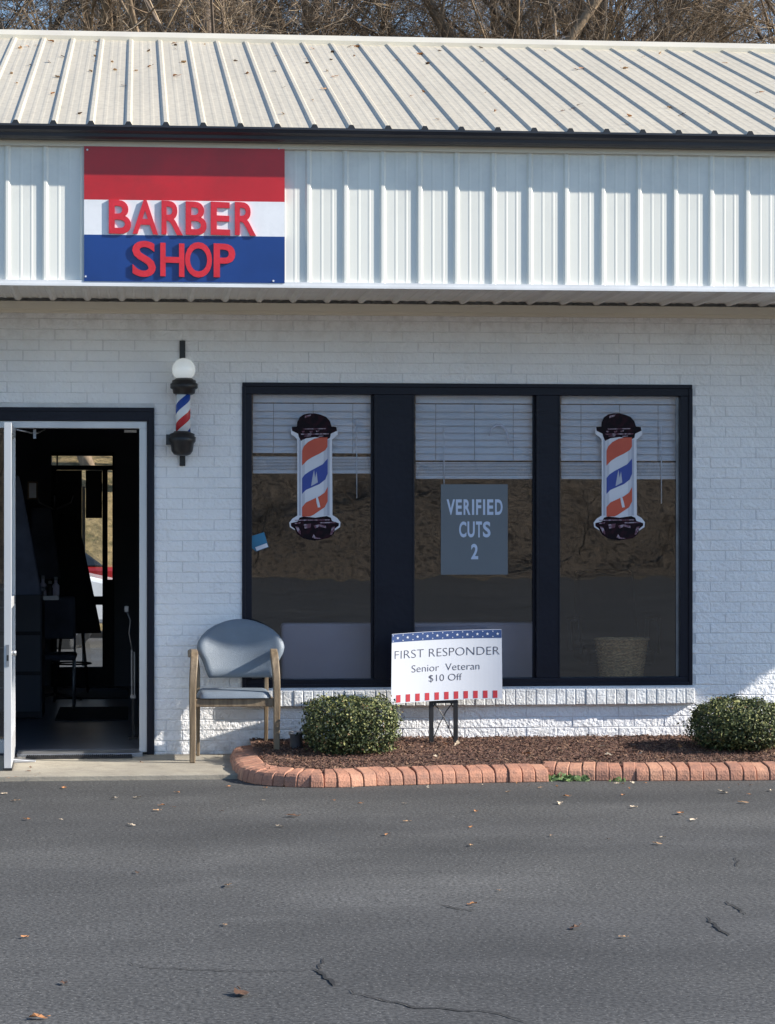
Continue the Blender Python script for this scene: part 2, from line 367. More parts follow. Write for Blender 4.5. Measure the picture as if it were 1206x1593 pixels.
# bank across the road, reflected in the panes
def hill(name, x0, x1, y0, y1, nx, ny, hf, mat):
    mb = MB(); vs = []
    for j in range(ny+1):
        for i in range(nx+1):
            x = x0+(x1-x0)*i/nx; y = y0+(y1-y0)*j/ny
            vs.append((x, y, hf(x, y, j/ny)))
    fs = [(j*(nx+1)+i, j*(nx+1)+i+1, (j+1)*(nx+1)+i+1, (j+1)*(nx+1)+i) for j in range(ny) for i in range(nx)]
    mb.add(vs, fs, 0, True); return mb.build(name, mat, kind='structure')
def hf1(x, y, t):
    s = (-49-y); h = max(0, min(s, 12))*.60
    return -.03 + h + (mnoise.noise(Vector((x*.22,y*.22,0)))*.25+mnoise.noise(Vector((x*.8,y*.8,3)))*.3)*min(1, max(0,s)/2)
hill('bank_across_road', -60, 60, -110, -48.5, 150, 90, hf1, m_bank)
def hf2(x, y, t):
    s = y-18.5; h = max(0, min(s, 4))*.55 + max(0, min(s-4, 22))*.26 + max(0, s-26)*.05
    return -.03 + h + (mnoise.noise(Vector((x*.2,y*.2,7)))*.5+mnoise.noise(Vector((x*.9,y*.9,2)))*.15)*min(1, max(0,s)/2)
hill('hillside', -60, 70, 18, 120, 150, 110, hf2, m_gold)

# ================================================================== BUILDING
B = thing('shop_building', 'white painted brick shop with pitched cream metal roof and open door', 'building', (1.7, 0, 0))
WB = -.001
# --- openings
DX0, DX1, DZ1 = PX(-60,0), PX(240,0), PZ(634,0,120)
WX0, WX1, WZ0, WZ1 = PX(377,0), PX(1076,0), PZ(1068.5,0), PZ(597,0)
FY = -1.17                                 # face of the fascia siding
ZLIP = PZ(449,FY); ZSOF = ZLIP+.012
COURSE = .0677; BL = .2032
def sub(iv, a, b):
    out = []
    for p, q in iv:
        if b <= p or a >= q: out.append((p,q)); continue
        if a > p: out.append((p,a))
        if b < q: out.append((b,q))
    return out
brk = MB(); rnd = random.Random(3)
nc = int(3.0/COURSE)+2
zoff = WZ0 - 20*COURSE
zoff = WZ0 % COURSE - COURSE
z = zoff; ci = 0
while z < 3.05:
    za, zb = z+.0022, z+COURSE-.0022
    zc = (za+zb)/2
    x = XL + (BL/2 if ci % 2 else 0); jp = False
    while x < XR:
        hl = 0 if jp else .0025; jp = rnd.random() < .45; iv = [(x+hl, x+BL-(0 if jp else .0025))]
        if zc < DZ1: iv = sub(iv, DX0, DX1)
        if WZ0-.09 < zc < WZ1: iv = sub(iv, WX0, WX1)
        for p, q in iv:
            if q-p > .02 and zb > 0:
                o = rnd.uniform(-.0022,.0022)
                y0 = -.0125+o; c = .003
                tilt = rnd.uniform(-.0015,.0015)
                brk.cbox(p, q, y0, .02, max(za,0), min(zb,3.04), c)
        x += BL
    z += COURSE; ci += 1
wall = brk.build('wall', m_wall, B)
# mortar plane and body of the front wall, in butted pieces
mo = MB()
def slab(x0, x1, z0, z1): mo.box(x0, x1, -.0085, .22, z0, z1)
slab(XL, DX0, 0, 3.3); slab(DX0, DX1, DZ1, 3.3); slab(DX1, WX0, 0, 3.3); slab(WX0, WX1, WZ1, 3.3); slab(WX0, WX1, 0, WZ0-.09); slab(WX1, XR, 0, 3.3)
mo.build('mortar', m_mortar, B)
ow = MB()
BY = 6.0
bdx0, bdx1 = PX(80,BY), PX(178,BY); bdz = PZ(703,BY,120)
ow.box(XL, XL+.2, .221, BY+.2, 0, 3.3); ow.box(XR-.2, XR, .221, BY+.2, 0, 3.3)
ow.box(XL+.2, bdx0, BY, BY+.2, 0, 3.3); ow.box(bdx1, XR-.2, BY, BY+.2, 0, 3.3); ow.box(bdx0, bdx1, BY, BY+.2, bdz, 3.3)
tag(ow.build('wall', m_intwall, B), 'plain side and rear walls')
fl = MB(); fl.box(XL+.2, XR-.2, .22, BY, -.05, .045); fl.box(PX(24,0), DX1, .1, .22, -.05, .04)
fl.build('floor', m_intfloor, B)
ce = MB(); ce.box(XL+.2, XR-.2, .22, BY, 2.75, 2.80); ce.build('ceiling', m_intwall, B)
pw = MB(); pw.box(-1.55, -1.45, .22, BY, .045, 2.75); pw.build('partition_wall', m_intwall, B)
# --- roof
EY, EZ = FY-.13, PZ(201.5,FY-.13)
RY = P(603,71,0).y; 
RY = 2.78; RZ = P(603,71,RY).z
slope = (RZ-EZ)/(RY-EY); nv = Vector((0,-slope,1)).normalized()
RYR = RY+.16; RZR = RZ+.16*slope
rp0 = (PX(1168,EY)-PX(200,EY))/17; rph = PX(200,EY)
def ribprofile(x0, x1, ph, pitch, hb, wb, wt, hm, wm):
    pts = []
    k = math.floor((x0-ph)/pitch)-1
    while ph+k*pitch < x1+pitch:
        c = ph+k*pitch
        pts += [(c-wb,0),(c-wt,hb),(c+wt,hb),(c+wb,0)]
        for m_ in (.36,.64):
            cc = c+pitch*m_; pts += [(cc-wm,0),(cc-wm*.45,hm),(cc+wm*.45,hm),(cc+wm,0)]
        k += 1
    return [p for p in pts if x0 <= p[0] <= x1]
prof = ribprofile(XL-.3, XR+.3, rph, rp0, .0135, .023, .010, .0011, .015)
rf = MB()
def sheet(mb, prof, A, Bp, n, t=.003, smooth=False):
    # profile swept from line point A to Bp (y,z) along the slope, thickness t
    vs = []
    for (yy, zz) in (A, Bp):
        for x, h in prof: vs.append((x, yy+n[1]*h, zz+n[2]*h))
        for x, h in prof: vs.append((x, yy+n[1]*(h-t), zz+n[2]*(h-t)))
    m_ = len(prof); fs = []
    for i in range(m_-1):
        fs.append((i, i+1, 2*m_+i+1, 2*m_+i)); fs.append((m_+i+1, m_+i, 3*m_+i, 3*m_+i+1))
        fs.append((i+1, i, m_+i, m_+i+1)); fs.append((2*m_+i, 2*m_+i+1, 3*m_+i+1, 3*m_+i))
    mb.add(vs, fs, 0, smooth)
sheet(rf, prof, (EY+.012, EZ+.012*slope), (RYR, RZR), nv)
nb = Vector((0, slope, 1)).normalized()
BEY = RYR+(RYR-EY)
sheet(rf, [(x,h) for x,h in reversed(prof)], (RYR, RZR), (BEY, EZ), nb)
roof = rf.build('roof', m_roof, B)
# gable ends, rafters closing
gb = MB()
for x0, x1 in ((XL, XL+.15), (XR-.15, XR)):
    gb = MB(); gb.prismx([(-.9, 3.3), (BY+.15, 3.3), (RYR, RZR-.06)], x0, x1); gb.build('gable', m_siding, B)
rc = MB()
rc.prismx([(RY-.0, RZ+.012), (RYR, RZR+.034), (2*RYR-RY, RZ+.012), (2*RYR-RY, RZ-.01+.012), (RYR, RZR+.02), (RY, RZ-.008+.012)], XL-.32, XR+.32)
rc.prismx([(RY-.012, RZ-.026), (RY-.001, RZ+.012), (RY-.001, RZ-.022)], XL-.32, XR+.32)
RTOP = P(603,57,RYR).z
rc = MB()
rc.prismx([(RY, RZ-.01), (RY, RZ+.032), (RYR, RTOP), (2*RYR-RY, RZ+.032), (2*RYR-RY, RZ-.01), (RYR, RTOP-.03)], XL-.32, XR+.32)
rc.build('ridge_cap', m_ridge, B)
# gutter: K-style profile
gz1 = PZ(200.5, EY-.02); gz0 = PZ(222.5, EY+.02)
gp = [(FY-.02, gz0), (EY+.03, gz0), (EY+.012, gz0+.012), (EY+.010, gz0+.03), (EY-.012, gz0+.045), (EY-.018, gz1-.014), (EY-.022, gz1-.012), (EY-.022, gz1), (EY-.012, gz1), (EY-.010, gz1-.012), (EY+.02, gz0+.02), (FY-.022, gz0+.018), (FY-.022, gz1+.02), (FY-.02, gz1+.02)]
gt = MB(); gt.prismx(gp, XL-.32, XR+.32)
gut = gt.build('gutter', m_gutter, B)
# rib end closures peeping above the gutter
cl = MB(); k = int((XL-rph)/rp0)
while rph+k*rp0 < XR:
    c = rph+k*rp0; yy = EY+.006; zz = EZ+.006*slope
    cc_ = MB(); cc_.prism([(c-.026,zz-.004),(c-.011,zz+.024),(c+.011,zz+.024),(c+.026,zz-.004)], yy, yy+.005); cc_.build('rib_closure', m_blackmetal, B); k += 1
# trim under gutter, siding, lip
tz1 = gz0+.05; tz0 = PZ(234.5, FY)
tr = MB(); tr.box(XL-.3, XR+.3, FY-.019, FY+.02, tz0, tz1); tr.box(XL-.3, XR+.3, FY-.026, FY-.0195, tz0-.004, tz0+.03)
tr.build('siding_trim', m_trim, B)
sp0 = (PX(1051,FY)-PX(12,FY))/18; sph = PX(12,FY)+sp0*0 - .002
sprof = ribprofile(XL-.3, XR+.3, sph, sp0, .0118, .020, .008, .0010, .009)
sd = MB(); vs = []
sz0 = PZ(441.5, FY)+.0
sheet_n = (0,-1,0)
for zz in (sz0, tz0+.002):
    for x, h in sprof: vs.append((x, FY-h, zz))
n_ = len(sprof)
sd.add(vs, [(i, i+1, n_+i+1, n_+i) for i in range(n_-1)])
sd.box(XL-.3, XR+.3, FY+.004, FY+.03, sz0, tz1+.005)
sd.v = [v for v in sd.v]
sid = sd.build('siding', m_siding, B)
# shift backing a little behind the sheet
li = MB(); li.box(XL-.3, XR+.3, FY-.026, FY+.03, ZLIP, sz0+.002); li.box(XL-.3, XR+.3, FY-.030, FY-.0265, ZLIP-.003, ZLIP+.012)
li.build('lip', m_whitetrim, B)
# soffit: ribbed sheets, ribs hanging down
sf = MB(); pr = ribprofile(XL-.3, XR+.3, PX(487/2, -.1), rp0, .018, .028, .010, .003, .013)
vs = []
for yy in (FY+.03, -.09):
    for x, h in pr: vs.append((x, yy, ZSOF+.018-h))
n_ = len(pr); sf.add(vs, [(i+1, i, n_+i, n_+i+1) for i in range(n_-1)])
sf.box(XL-.3, XR+.3, FY+.031, -.0, ZSOF+.06, ZSOF+.08)
sf.build('soffit', m_soffit, B)
ZT0 = PZ(490.5,-.06); ZT1 = PZ(473,-.10)
tb = MB(); tb.box(XL, XR, -.075, -.0125, ZT0, ZT1-.05); tb.box(XL, XR, -.10, -.0125, ZT1-.05, ZT1)
tb.build('trim_board', m_trim, B)
# --- window: frame, mullions, panes
GY = .045
wf = MB()
px_ = [392,582,645,834,871.5,1058]
e = [PX(p, 0) for p in px_]
pz1, pz0 = PZ(614,0), PZ(1056,0)
def fb(mb, x0,x1,z0,z1,y0=-.012,y1=.09): mb.box(x0,x1,y0,y1,z0,z1)
fb(wf, WX0, WX1, pz1, WZ1); fb(wf, WX0, WX1, WZ0, pz0); fb(wf, WX0, e[0], pz0, pz1); fb(wf, e[5], WX1, pz0, pz1)
# outer lip mouldings
fb(wf, WX0, WX1, WZ1-.022, WZ1+.003, -.024, -.0125); fb(wf, WX0-.002, WX0+.022, WZ0, WZ1-.022, -.024, -.0125); fb(wf, WX1-.022, WX1+.002, WZ0, WZ1-.022, -.024, -.0125); fb(wf, WX0+.022, WX1-.022, WZ0, WZ0+.02, -.024, -.0125)
win = wf.build('window', m_frame, B, bevel=.003)
for a_, b_ in ((1,2),(3,4)):
    mm = MB(); fb(mm, e[a_], e[b_], pz0, pz1, -.008, .085); fb(mm, e[a_]+.004, e[a_]+.012, pz0, pz1, -.013, -.0082); fb(mm, e[b_]-.012, e[b_]-.004, pz0, pz1, -.013, -.0082)
    mm.build('mullion', m_frame, win, bevel=.002)
for a_, b_ in ((0,1),(2,3),(4,5)):
    pn = MB(); pn.box(e[a_]+.001, e[b_]-.001, GY, GY+.006, pz0+.001, pz1-.001)
    pn.build('pane', m_glass, win)
    st = MB(); 
    st.box(e[b_]-.017, e[b_]-.001, GY-.012, GY-.001, pz0+.002, pz1-.002)
    st.build('glazing_bead', m_steel if b_ == 5 else m_frame, win)
# --- sill of upright bricks
si = MB(); rnd = random.Random(11)
sz1, szb = WZ0-.018, PZ(1096,-.05,900)
x = WX0-.004; 
while x < WX1+.0:
    wd = rnd.uniform(.062,.070)
    si.cbox(x+.0025, min(x+wd,WX1+.012)-.0025, -.062+rnd.uniform(-.003,.003), .0, szb+rnd.uniform(-.002,.002), sz1-rnd.uniform(.0,.003), .005); x += wd
si.build('sill_brick_course', m_soldier, B)
sm_ = MB(); sm_.box(WX0-.005, WX1+.01, -.054, -.0005, szb+.006, sz1-.006); sm_.prismx([(-.05,sz1-.002),(.0,sz1-.002),(.0,WZ0-.001),(-.022,WZ0-.001)], WX0-.006, WX1+.010)
sm_.build('sill', m_mortar, B)
# --- door frame
df = MB()
DXa = PX(240,0)
df.box(DX0, DXa, -.028, .1, PZ(655,0,120), DZ1)                   # black header
df.box(PX(229,0), DXa, -.028, .1, 0.0, PZ(655,0,120))             # black right casing
df.box(PX(229,0)+.01, DXa-.008, -.034, -.0285, .03, PZ(655,0,120)+.02)
df.box(DX0, DXa, -.034, -.0285, DZ1-.026, DZ1-.002)
dfo = df.build('door_casing', m_frame, B, bevel=.003)
al = MB(); zh = PZ(655,0,120); zl = PZ(666,0,120)
al.box(DX0, PX(229,0)-.001, -.012, .09, zl, zh-.001); al.box(PX(217,0), PX(229,0)-.001, -.012, .09, .045, zl); al.box(PX(10,0), PX(20,0), -.012, .09, .045, zl)
al.box(DX0, DX0+.05, -.012, .09, .045, zl); al.box(DX0+.05, PX(10,0), -.012, .09, .045, .13)
alo = al.build('door_frame', m_alu, B, bevel=.002)
gsl = MB(); gsl.box(DX0+.05, PX(10,0), .035, .041, .13, zl); gsl.build('pane', m_glass, alo)
thr.build('threshold', m_steel, B, bevel=.003)
# --- open door leaf, seen nearly edge on
hx = PX(20,0)-.004; LZ1 = zl-.004; lp = (G(11.5,1187,SWZ+.0)); LY = -.92
dx_ = (PX(12,LY)-hx)/.9
def leafx(y): return hx + dx_*(-y)
def lbar(mb, y0, y1, z0, z1, t=.022, o=0):
    a0, a1 = leafx(y0)+o, leafx(y1)+o
    mb.hexa([(a0-t,y0,z0),(a0+t,y0,z0),(a1-t,y1,z0),(a1+t,y1,z0),(a0-t,y0,z1),(a0+t,y0,z1),(a1-t,y1,z1),(a1+t,y1,z1)])
lf = MB()
lbar(lf, LY, LY+.05, .045, LZ1); lbar(lf, -.07, -.02, .045, LZ1); lbar(lf, LY+.05, -.07, .045, .22); lbar(lf, LY+.05, -.07, LZ1-.06, LZ1); lbar(lf, LY+.05, -.07, 1.0, 1.06)
door = lf.build('door', m_alu, B, bevel=.002)
pn = MB(); lbar(pn, LY+.05, -.07, .22, 1.0, .003); lbar(pn, LY+.05, -.07, 1.06, LZ1-.06, .003); pn.build('pane', m_dglass, door)
hd = MB(); hxx = leafx(-.85)
hd.tube([(hxx+.022,-.885,.735),(hxx+.05,-.885,.735)], .016, 12)
hd.build('handle', m_steel, door)
lk = MB(); yL = LY-.002; lxx = leafx(LY)
lk.box(lxx-.009, lxx+.009, yL-.001, LY+.004, PZ(1037,LY,10), PZ(1003,LY,10)); lk.build('lock_plate', m_steel, door)
lk = MB(); lk.box(lxx-.005, lxx+.005, yL-.003, LY-.0035, PZ(1028,LY,10), PZ(1019,LY,10)); lk.build('latch', m_blackmetal, door)
swp = MB(); lbar(swp, LY-.004, -.06, .032, .046, .027); swp.build('door_sweep', m_blackmetal, door)
cr = MB(); p0 = P(25,668,-.02); p1 = P(55,675,.1)
cr.tube([p0, p1], .006, 6); cr.tube([p1, P(70,668,.3)], .006, 6); cr.box(p1.x-.012, p1.x+.006, .08, .12, p1.z-.03, p1.z+.03)
cr.build('door_closer', m_steel, door)
wd_ = MB(); a0 = G(12,1187,SWZ); b0 = G(56,1185,SWZ)
wd_.hexa([(a0.x,a0.y-.03,SWZ+.001),(b0.x,b0.y-.02,SWZ+.001),(a0.x,a0.y+.07,SWZ+.001),(b0.x,b0.y+.05,SWZ+.001),(a0.x,a0.y-.03,SWZ+.03),(b0.x,b0.y-.02,SWZ+.008),(a0.x,a0.y+.07,SWZ+.03),(b0.x,b0.y+.05,SWZ+.008)])
tag(wd_.build('door_stop', m_steel, base=(a0.x,a0.y,SWZ), bevel=.003), 'grey metal door stop on the concrete at the foot of the open door', 'door stop')
# back door: dark frame, glass, mid rail
bd = MB(); X = lambda p: PX(p, BY)
z_ = lambda p: PZ(p, BY, 120)
y0, y1 = BY-.02, BY+.08
bd.box(X(80), X(178), y0, y1, z_(709), bdz); bd.box(X(80), X(178), y0, y1, z_(731), z_(724))
bd.box(X(80), X(88), y0, y1, .045, z_(731)); bd.box(X(88), X(88)+.0001+.3*0+ (X(90)-X(88)), y0, y1, z_(724), z_(709)); bd.box(X(175), X(178), y0, y1, .045, z_(709)); bd.box(X(159.5), X(167.5), y0, y1, .045, z_(731))
bd.box(X(88), X(159.5), y0, y1, z_(941), z_(928)); bd.box(X(88), X(159.5), y0, y1, .045, z_(1038))
bd.box(X(167.5), X(175), y0, y1, .045, z_(902))
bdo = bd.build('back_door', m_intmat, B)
b2 = MB(); b2.box(X(128), X(133), y0-.03, y0-.002, z_(1036), z_(757)); b2.build('leaf_edge', m_alu, bdo)
b4 = MB(); b4.box(X(88.2), X(127.5), BY-.001, BY+.02, z_(928), z_(731.5)); b4.box(X(133.5), X(159), BY-.001, BY+.02, z_(806), z_(731.5)); b4.build('added_dark_panel', m_dark, bdo)  # opaque dark panels added to blacken the bright view through the glass
b3 = MB(); b3.box(X(88), X(159.5), BY+.03, BY+.036, z_(928), z_(731)); b3.box(X(88), X(159.5), BY+.03, BY+.036, z_(1038), z_(941)); b3.build('pane', m_dglass, bdo)

# ================================================================== SHOP SIGN
SY = FY-.030
sgx0, sgx1 = PX(131,SY), PX(443,SY); sz_t, sz_b = PZ(229.5,SY,287), PZ(439,SY,287)
zA, zB = PZ(312.3,SY,287), PZ(366.5,SY,287)
sg = thing('shop_sign', 'red white and blue barber shop sign with raised red letters under the gutter', 'sign', ((sgx0+sgx1)/2, SY, sz_b))
bk = MB(); bk.box(sgx0, sgx1, SY, SY+.016, sz_b, zB, 2); bk.box(sgx0, sgx1, SY, SY+.016, zB, zA, 1); bk.box(sgx0, sgx1, SY, SY+.016, zA, sz_t, 0)
bk.build('panel', [m_red, m_white, m_blue], sg)
_tc = {}
def glyph(ch, off):
    if (ch, off) in _tc: return _tc[(ch, off)]
    cu = bpy.data.curves.new('t', 'FONT'); cu.body = ch; cu.size = 1; cu.offset = off; cu.resolution_u = 5
    o = bpy.data.objects.new('t', cu); C.objects.link(o)
    dg = bpy.context.evaluated_depsgraph_get(); me = bpy.data.meshes.new_from_object(o.evaluated_get(dg))
    vs = [v.co.copy() for v in me.vertices]; fs = [list(p.vertices) for p in me.polygons]
    bpy.data.objects.remove(o); bpy.data.curves.remove(cu); bpy.data.meshes.remove(me)
    _tc[(ch, off)] = (vs, fs); return vs, fs
def letter(mb, ch, x0, x1, z0, z1, y0, y1, off=0, fn=None, shear=0, mi=0):
    """solid letter fitted to the box x0..x1, z0..z1, between depths y0 (front) and y1"""
    vs, fs = glyph(ch, off)
    ax, bx = min(v.x for v in vs), max(v.x for v in vs); ay, by = min(v.y for v in vs), max(v.y for v in vs)
    def mp(v, y):
        u = (v.x-ax)/(bx-ax); w_ = (v.y-ay)/(by-ay)
        p = Vector((x0+(x1-x0)*u, y, z0+(z1-z0)*w_+shear*(u-.5)))
        return fn(p) if fn else p
    n = len(vs); V = [mp(v, y0) for v in vs]+[mp(v, y1) for v in vs]
    F_ = [list(f) for f in fs]+[[i+n for i in reversed(f)] for f in fs]
    ec = {}
    for f in fs:
        for i in range(len(f)):
            a_, b_ = f[i], f[(i+1) % len(f)]; ec[(a_,b_)] = 1
    for (a_, b_) in list(ec):
        if (b_, a_) not in ec: F_.append([a_, a_+n, b_+n, b_])
    mb.add(V, F_, mi)
for ch, x0, x1, y0, y1 in (('B',169.5,204,311.5,364),('A',206.5,246,312,364.5),('R',251.5,284.5,313,365.5),('B',289,321.5,314,366),('E',328,358,314.5,366),('R',365.5,398.5,315,366.5),
                           ('S',206,242.5,375,431),('H',249.5,287,378.5,430.5),('O',288,330,377,432),('P',332.5,366,379.5,432)):
    lt = MB(); letter(lt, ch, PX(x0,SY), PX(x1,SY), PZ(y1,SY,(x0+x1)/2), PZ(y0,SY,(x0+x1)/2), SY-.0110, SY-.0005, .019, shear=-.004)
    lt.build('letter', m_redletter, sg)
for x, y in ((133.5,430),(425.5,437),(434,231),(136,233)):
    sc = MB(); p = P(x,y,SY); sc.tube([p, p+Vector((0,-.004,0))], .006, 8); sc.build('screw', m_dwhite, sg)

# ================================================================== LIT BARBER POLE ON THE WALL
bx_ = PX(285,-.12); BPY = -.12
def zz(p): return PZ(p, BPY, 285)
bp_ = thing('barber_pole', 'wall mounted barber pole with white globe lamp and black caps beside the door', 'barber pole', (bx_, BPY, zz(708)))
mb = MB(); mb.box(PX(279.5,-.02), PX(288.5,-.02), -.028, -.0155, PZ(725,-.02,285), PZ(530,-.02,285)); mb.box(PX(281,-.02), PX(287,-.02), -.11, -.028, zz(604), zz(598)); mb.box(PX(281,-.02), PX(287,-.02), -.10, -.028, zz(700), zz(690))
mb.build('bracket', m_blackmetal, bp_, bevel=.002)
mb = MB(); r = .0745; cz = zz(575); mb.lathe([(max(r*cos(t),.001), r*sin(t)) for t in [(-80+170*i/18)*pi/180 for i in range(19)]], (bx_+.004,BPY,cz), 32); mb.build('globe', m_globe, bp_)
k_ = 1/245
def prof_px(L_): return [(r_*k_, zz(y_)-zz(708)) for y_, r_ in L_]
mb = MB(); mb.lathe(prof_px([(614,13),(612,17),(606,18),(604,21.5),(597,21.5),(596,19),(592,18.5),(590,14),(588,12)]), (bx_+.006,BPY,zz(708)), 32); mb.build('cap', m_blackmetal, bp_)
mb = MB(); mb.lathe(prof_px([(709,8),(707,13),(702,16.5),(690,18.5),(687,21),(680,21.5),(679,19.5),(675,19.5),(673,14),(671,12.5)]), (bx_-.006,BPY,zz(708)), 32); mb.box(bx_-.108, bx_-.07, BPY-.02, BPY+.1, zz(692), zz(676)); mb.build('cap', m_blackmetal, bp_)
# striped cylinder: material is a helix in object space
ms = bpy.data.materials.new('pole_stripes'); ms.use_nodes = True; N, L, b = nodes(ms)
tc = N.new('ShaderNodeTexCoord'); sx = N.new('ShaderNodeSeparateXYZ'); L.new(tc.outputs['Object'], sx.inputs[0])
at = N.new('ShaderNodeMath'); at.operation = 'ARCTAN2'; L.new(sx.outputs[0], at.inputs[0])
ng = N.new('ShaderNodeMath'); ng.operation = 'MULTIPLY'; ng.inputs[1].default_value = -1; L.new(sx.outputs[1], ng.inputs[0]); L.new(ng.outputs[0], at.inputs[1])
m1 = N.new('ShaderNodeMath'); m1.operation = 'MULTIPLY'; m1.inputs[1].default_value = -1/(2*pi); L.new(at.outputs[0], m1.inputs[0])
m2 = N.new('ShaderNodeMath'); m2.operation = 'MULTIPLY_ADD'; m2.inputs[1].default_value = 1/.24; L.new(sx.outputs[2], m2.inputs[0]); L.new(m1.outputs[0], m2.inputs[2])
ad = N.new('ShaderNodeMath'); ad.operation = 'ADD'; ad.inputs[1].default_value = 10.05; L.new(m2.outputs[0], ad.inputs[0])
fr = N.new('ShaderNodeMath'); fr.operation = 'FRACT'; L.new(ad.outputs[0], fr.inputs[0])
cr_ = N.new('ShaderNodeValToRGB'); cr_.color_ramp.interpolation = 'CONSTANT'; el = cr_.color_ramp.elements
el[0].position = 0; el[0].color = (.75,.76,.78,1); el[1].position = .25; el[1].color = (.50,.03,.04,1)
for p_, c_ in ((.5,(.75,.76,.78,1)),(.75,(.02,.07,.33,1))):
    q = el.new(p_); q.color = c_
L.new(fr.outputs[0], cr_.inputs[0]); L.new(cr_.outputs[0], b.inputs['Base Color']); b.inputs['Roughness'].default_value = .2
mb = MB(); mb.lathe([(.047,0),(.047,zz(611)-zz(674))], (0,0,0), 32)
cyl = mb.build('striped_cylinder', ms, bp_, base=(0,0,0)); cyl.location = Vector((bx_,BPY,zz(674)))-BASE[bp_]

# ================================================================== THINGS IN THE WINDOW
def blind(px0, px1, pyb, wpx, lab):
    Yb = GY+.05
    x0, x1 = PX(px0,Yb), PX(px1,Yb); zt, zb = PZ(614,Yb), PZ(pyb,Yb)
    t = thing('window_blind', lab, 'blind', ((x0+x1)/2, Yb, zt), 'white slatted blinds half drawn in the shop window')
    mb = MB(); mb.box(x0, x1, Yb-.02, Yb+.02, zt-.055, zt+.01); mb.build('headrail', m_blind, t, bevel=.003)
    mb = MB(); z = zt-.065; zst = zb+.115
    rr = random.Random(int(px0))
    while z > zst+.03:
        s_ = rr.uniform(-.0015,.0015)
        mb.hexa([(x0,Yb-.015,z-.045),(x1,Yb-.015,z-.045+s_),(x0,Yb-.013,z-.045),(x1,Yb-.013,z-.045+s_),(x0,Yb+.006,z+.004),(x1,Yb+.006,z+.004+s_),(x0,Yb+.008,z+.004),(x1,Yb+.008,z+.004+s_)])
        z -= .0455
    z = zst-.006
    while z > zb+.022:
        mb.box(x0, x1, Yb-.020+rr.uniform(-.003,.003), Yb+.012, z-.0060, z); z -= .0095
    sl_ = mb.build('slats', m_blind, t)
    mb = MB(); mb.box(x0, x1, Yb-.018, Yb+.014, zb, zb+.02); mb.build('bottom_rail', m_blind, t, bevel=.003)
    for f_ in (.17,.5,.83):
        mb = MB(); xx = x0+(x1-x0)*f_; mb.tube([(xx,Yb-.013,zt-.055),(xx,Yb-.013,zst)], .0013, 5); mb.build('cord', m_string, t)
    mb = MB(); xx = PX(wpx,Yb); mb.tube([(xx,Yb-.03,zb+.35),(xx,Yb-.03,zb-.16)], .0035, 6); mb.build('wand', m_blind, t)
blind(393.5, 580.5, 737, 554.5, 'white slatted blind behind the left pane, over the small blue card')
blind(646.5, 829, 745, 690, 'white slatted blind behind the middle pane, above the grey poster')
blind(872.5, 1054, 745, 1027.5, 'white slatted blind behind the right pane, above the wicker basket')
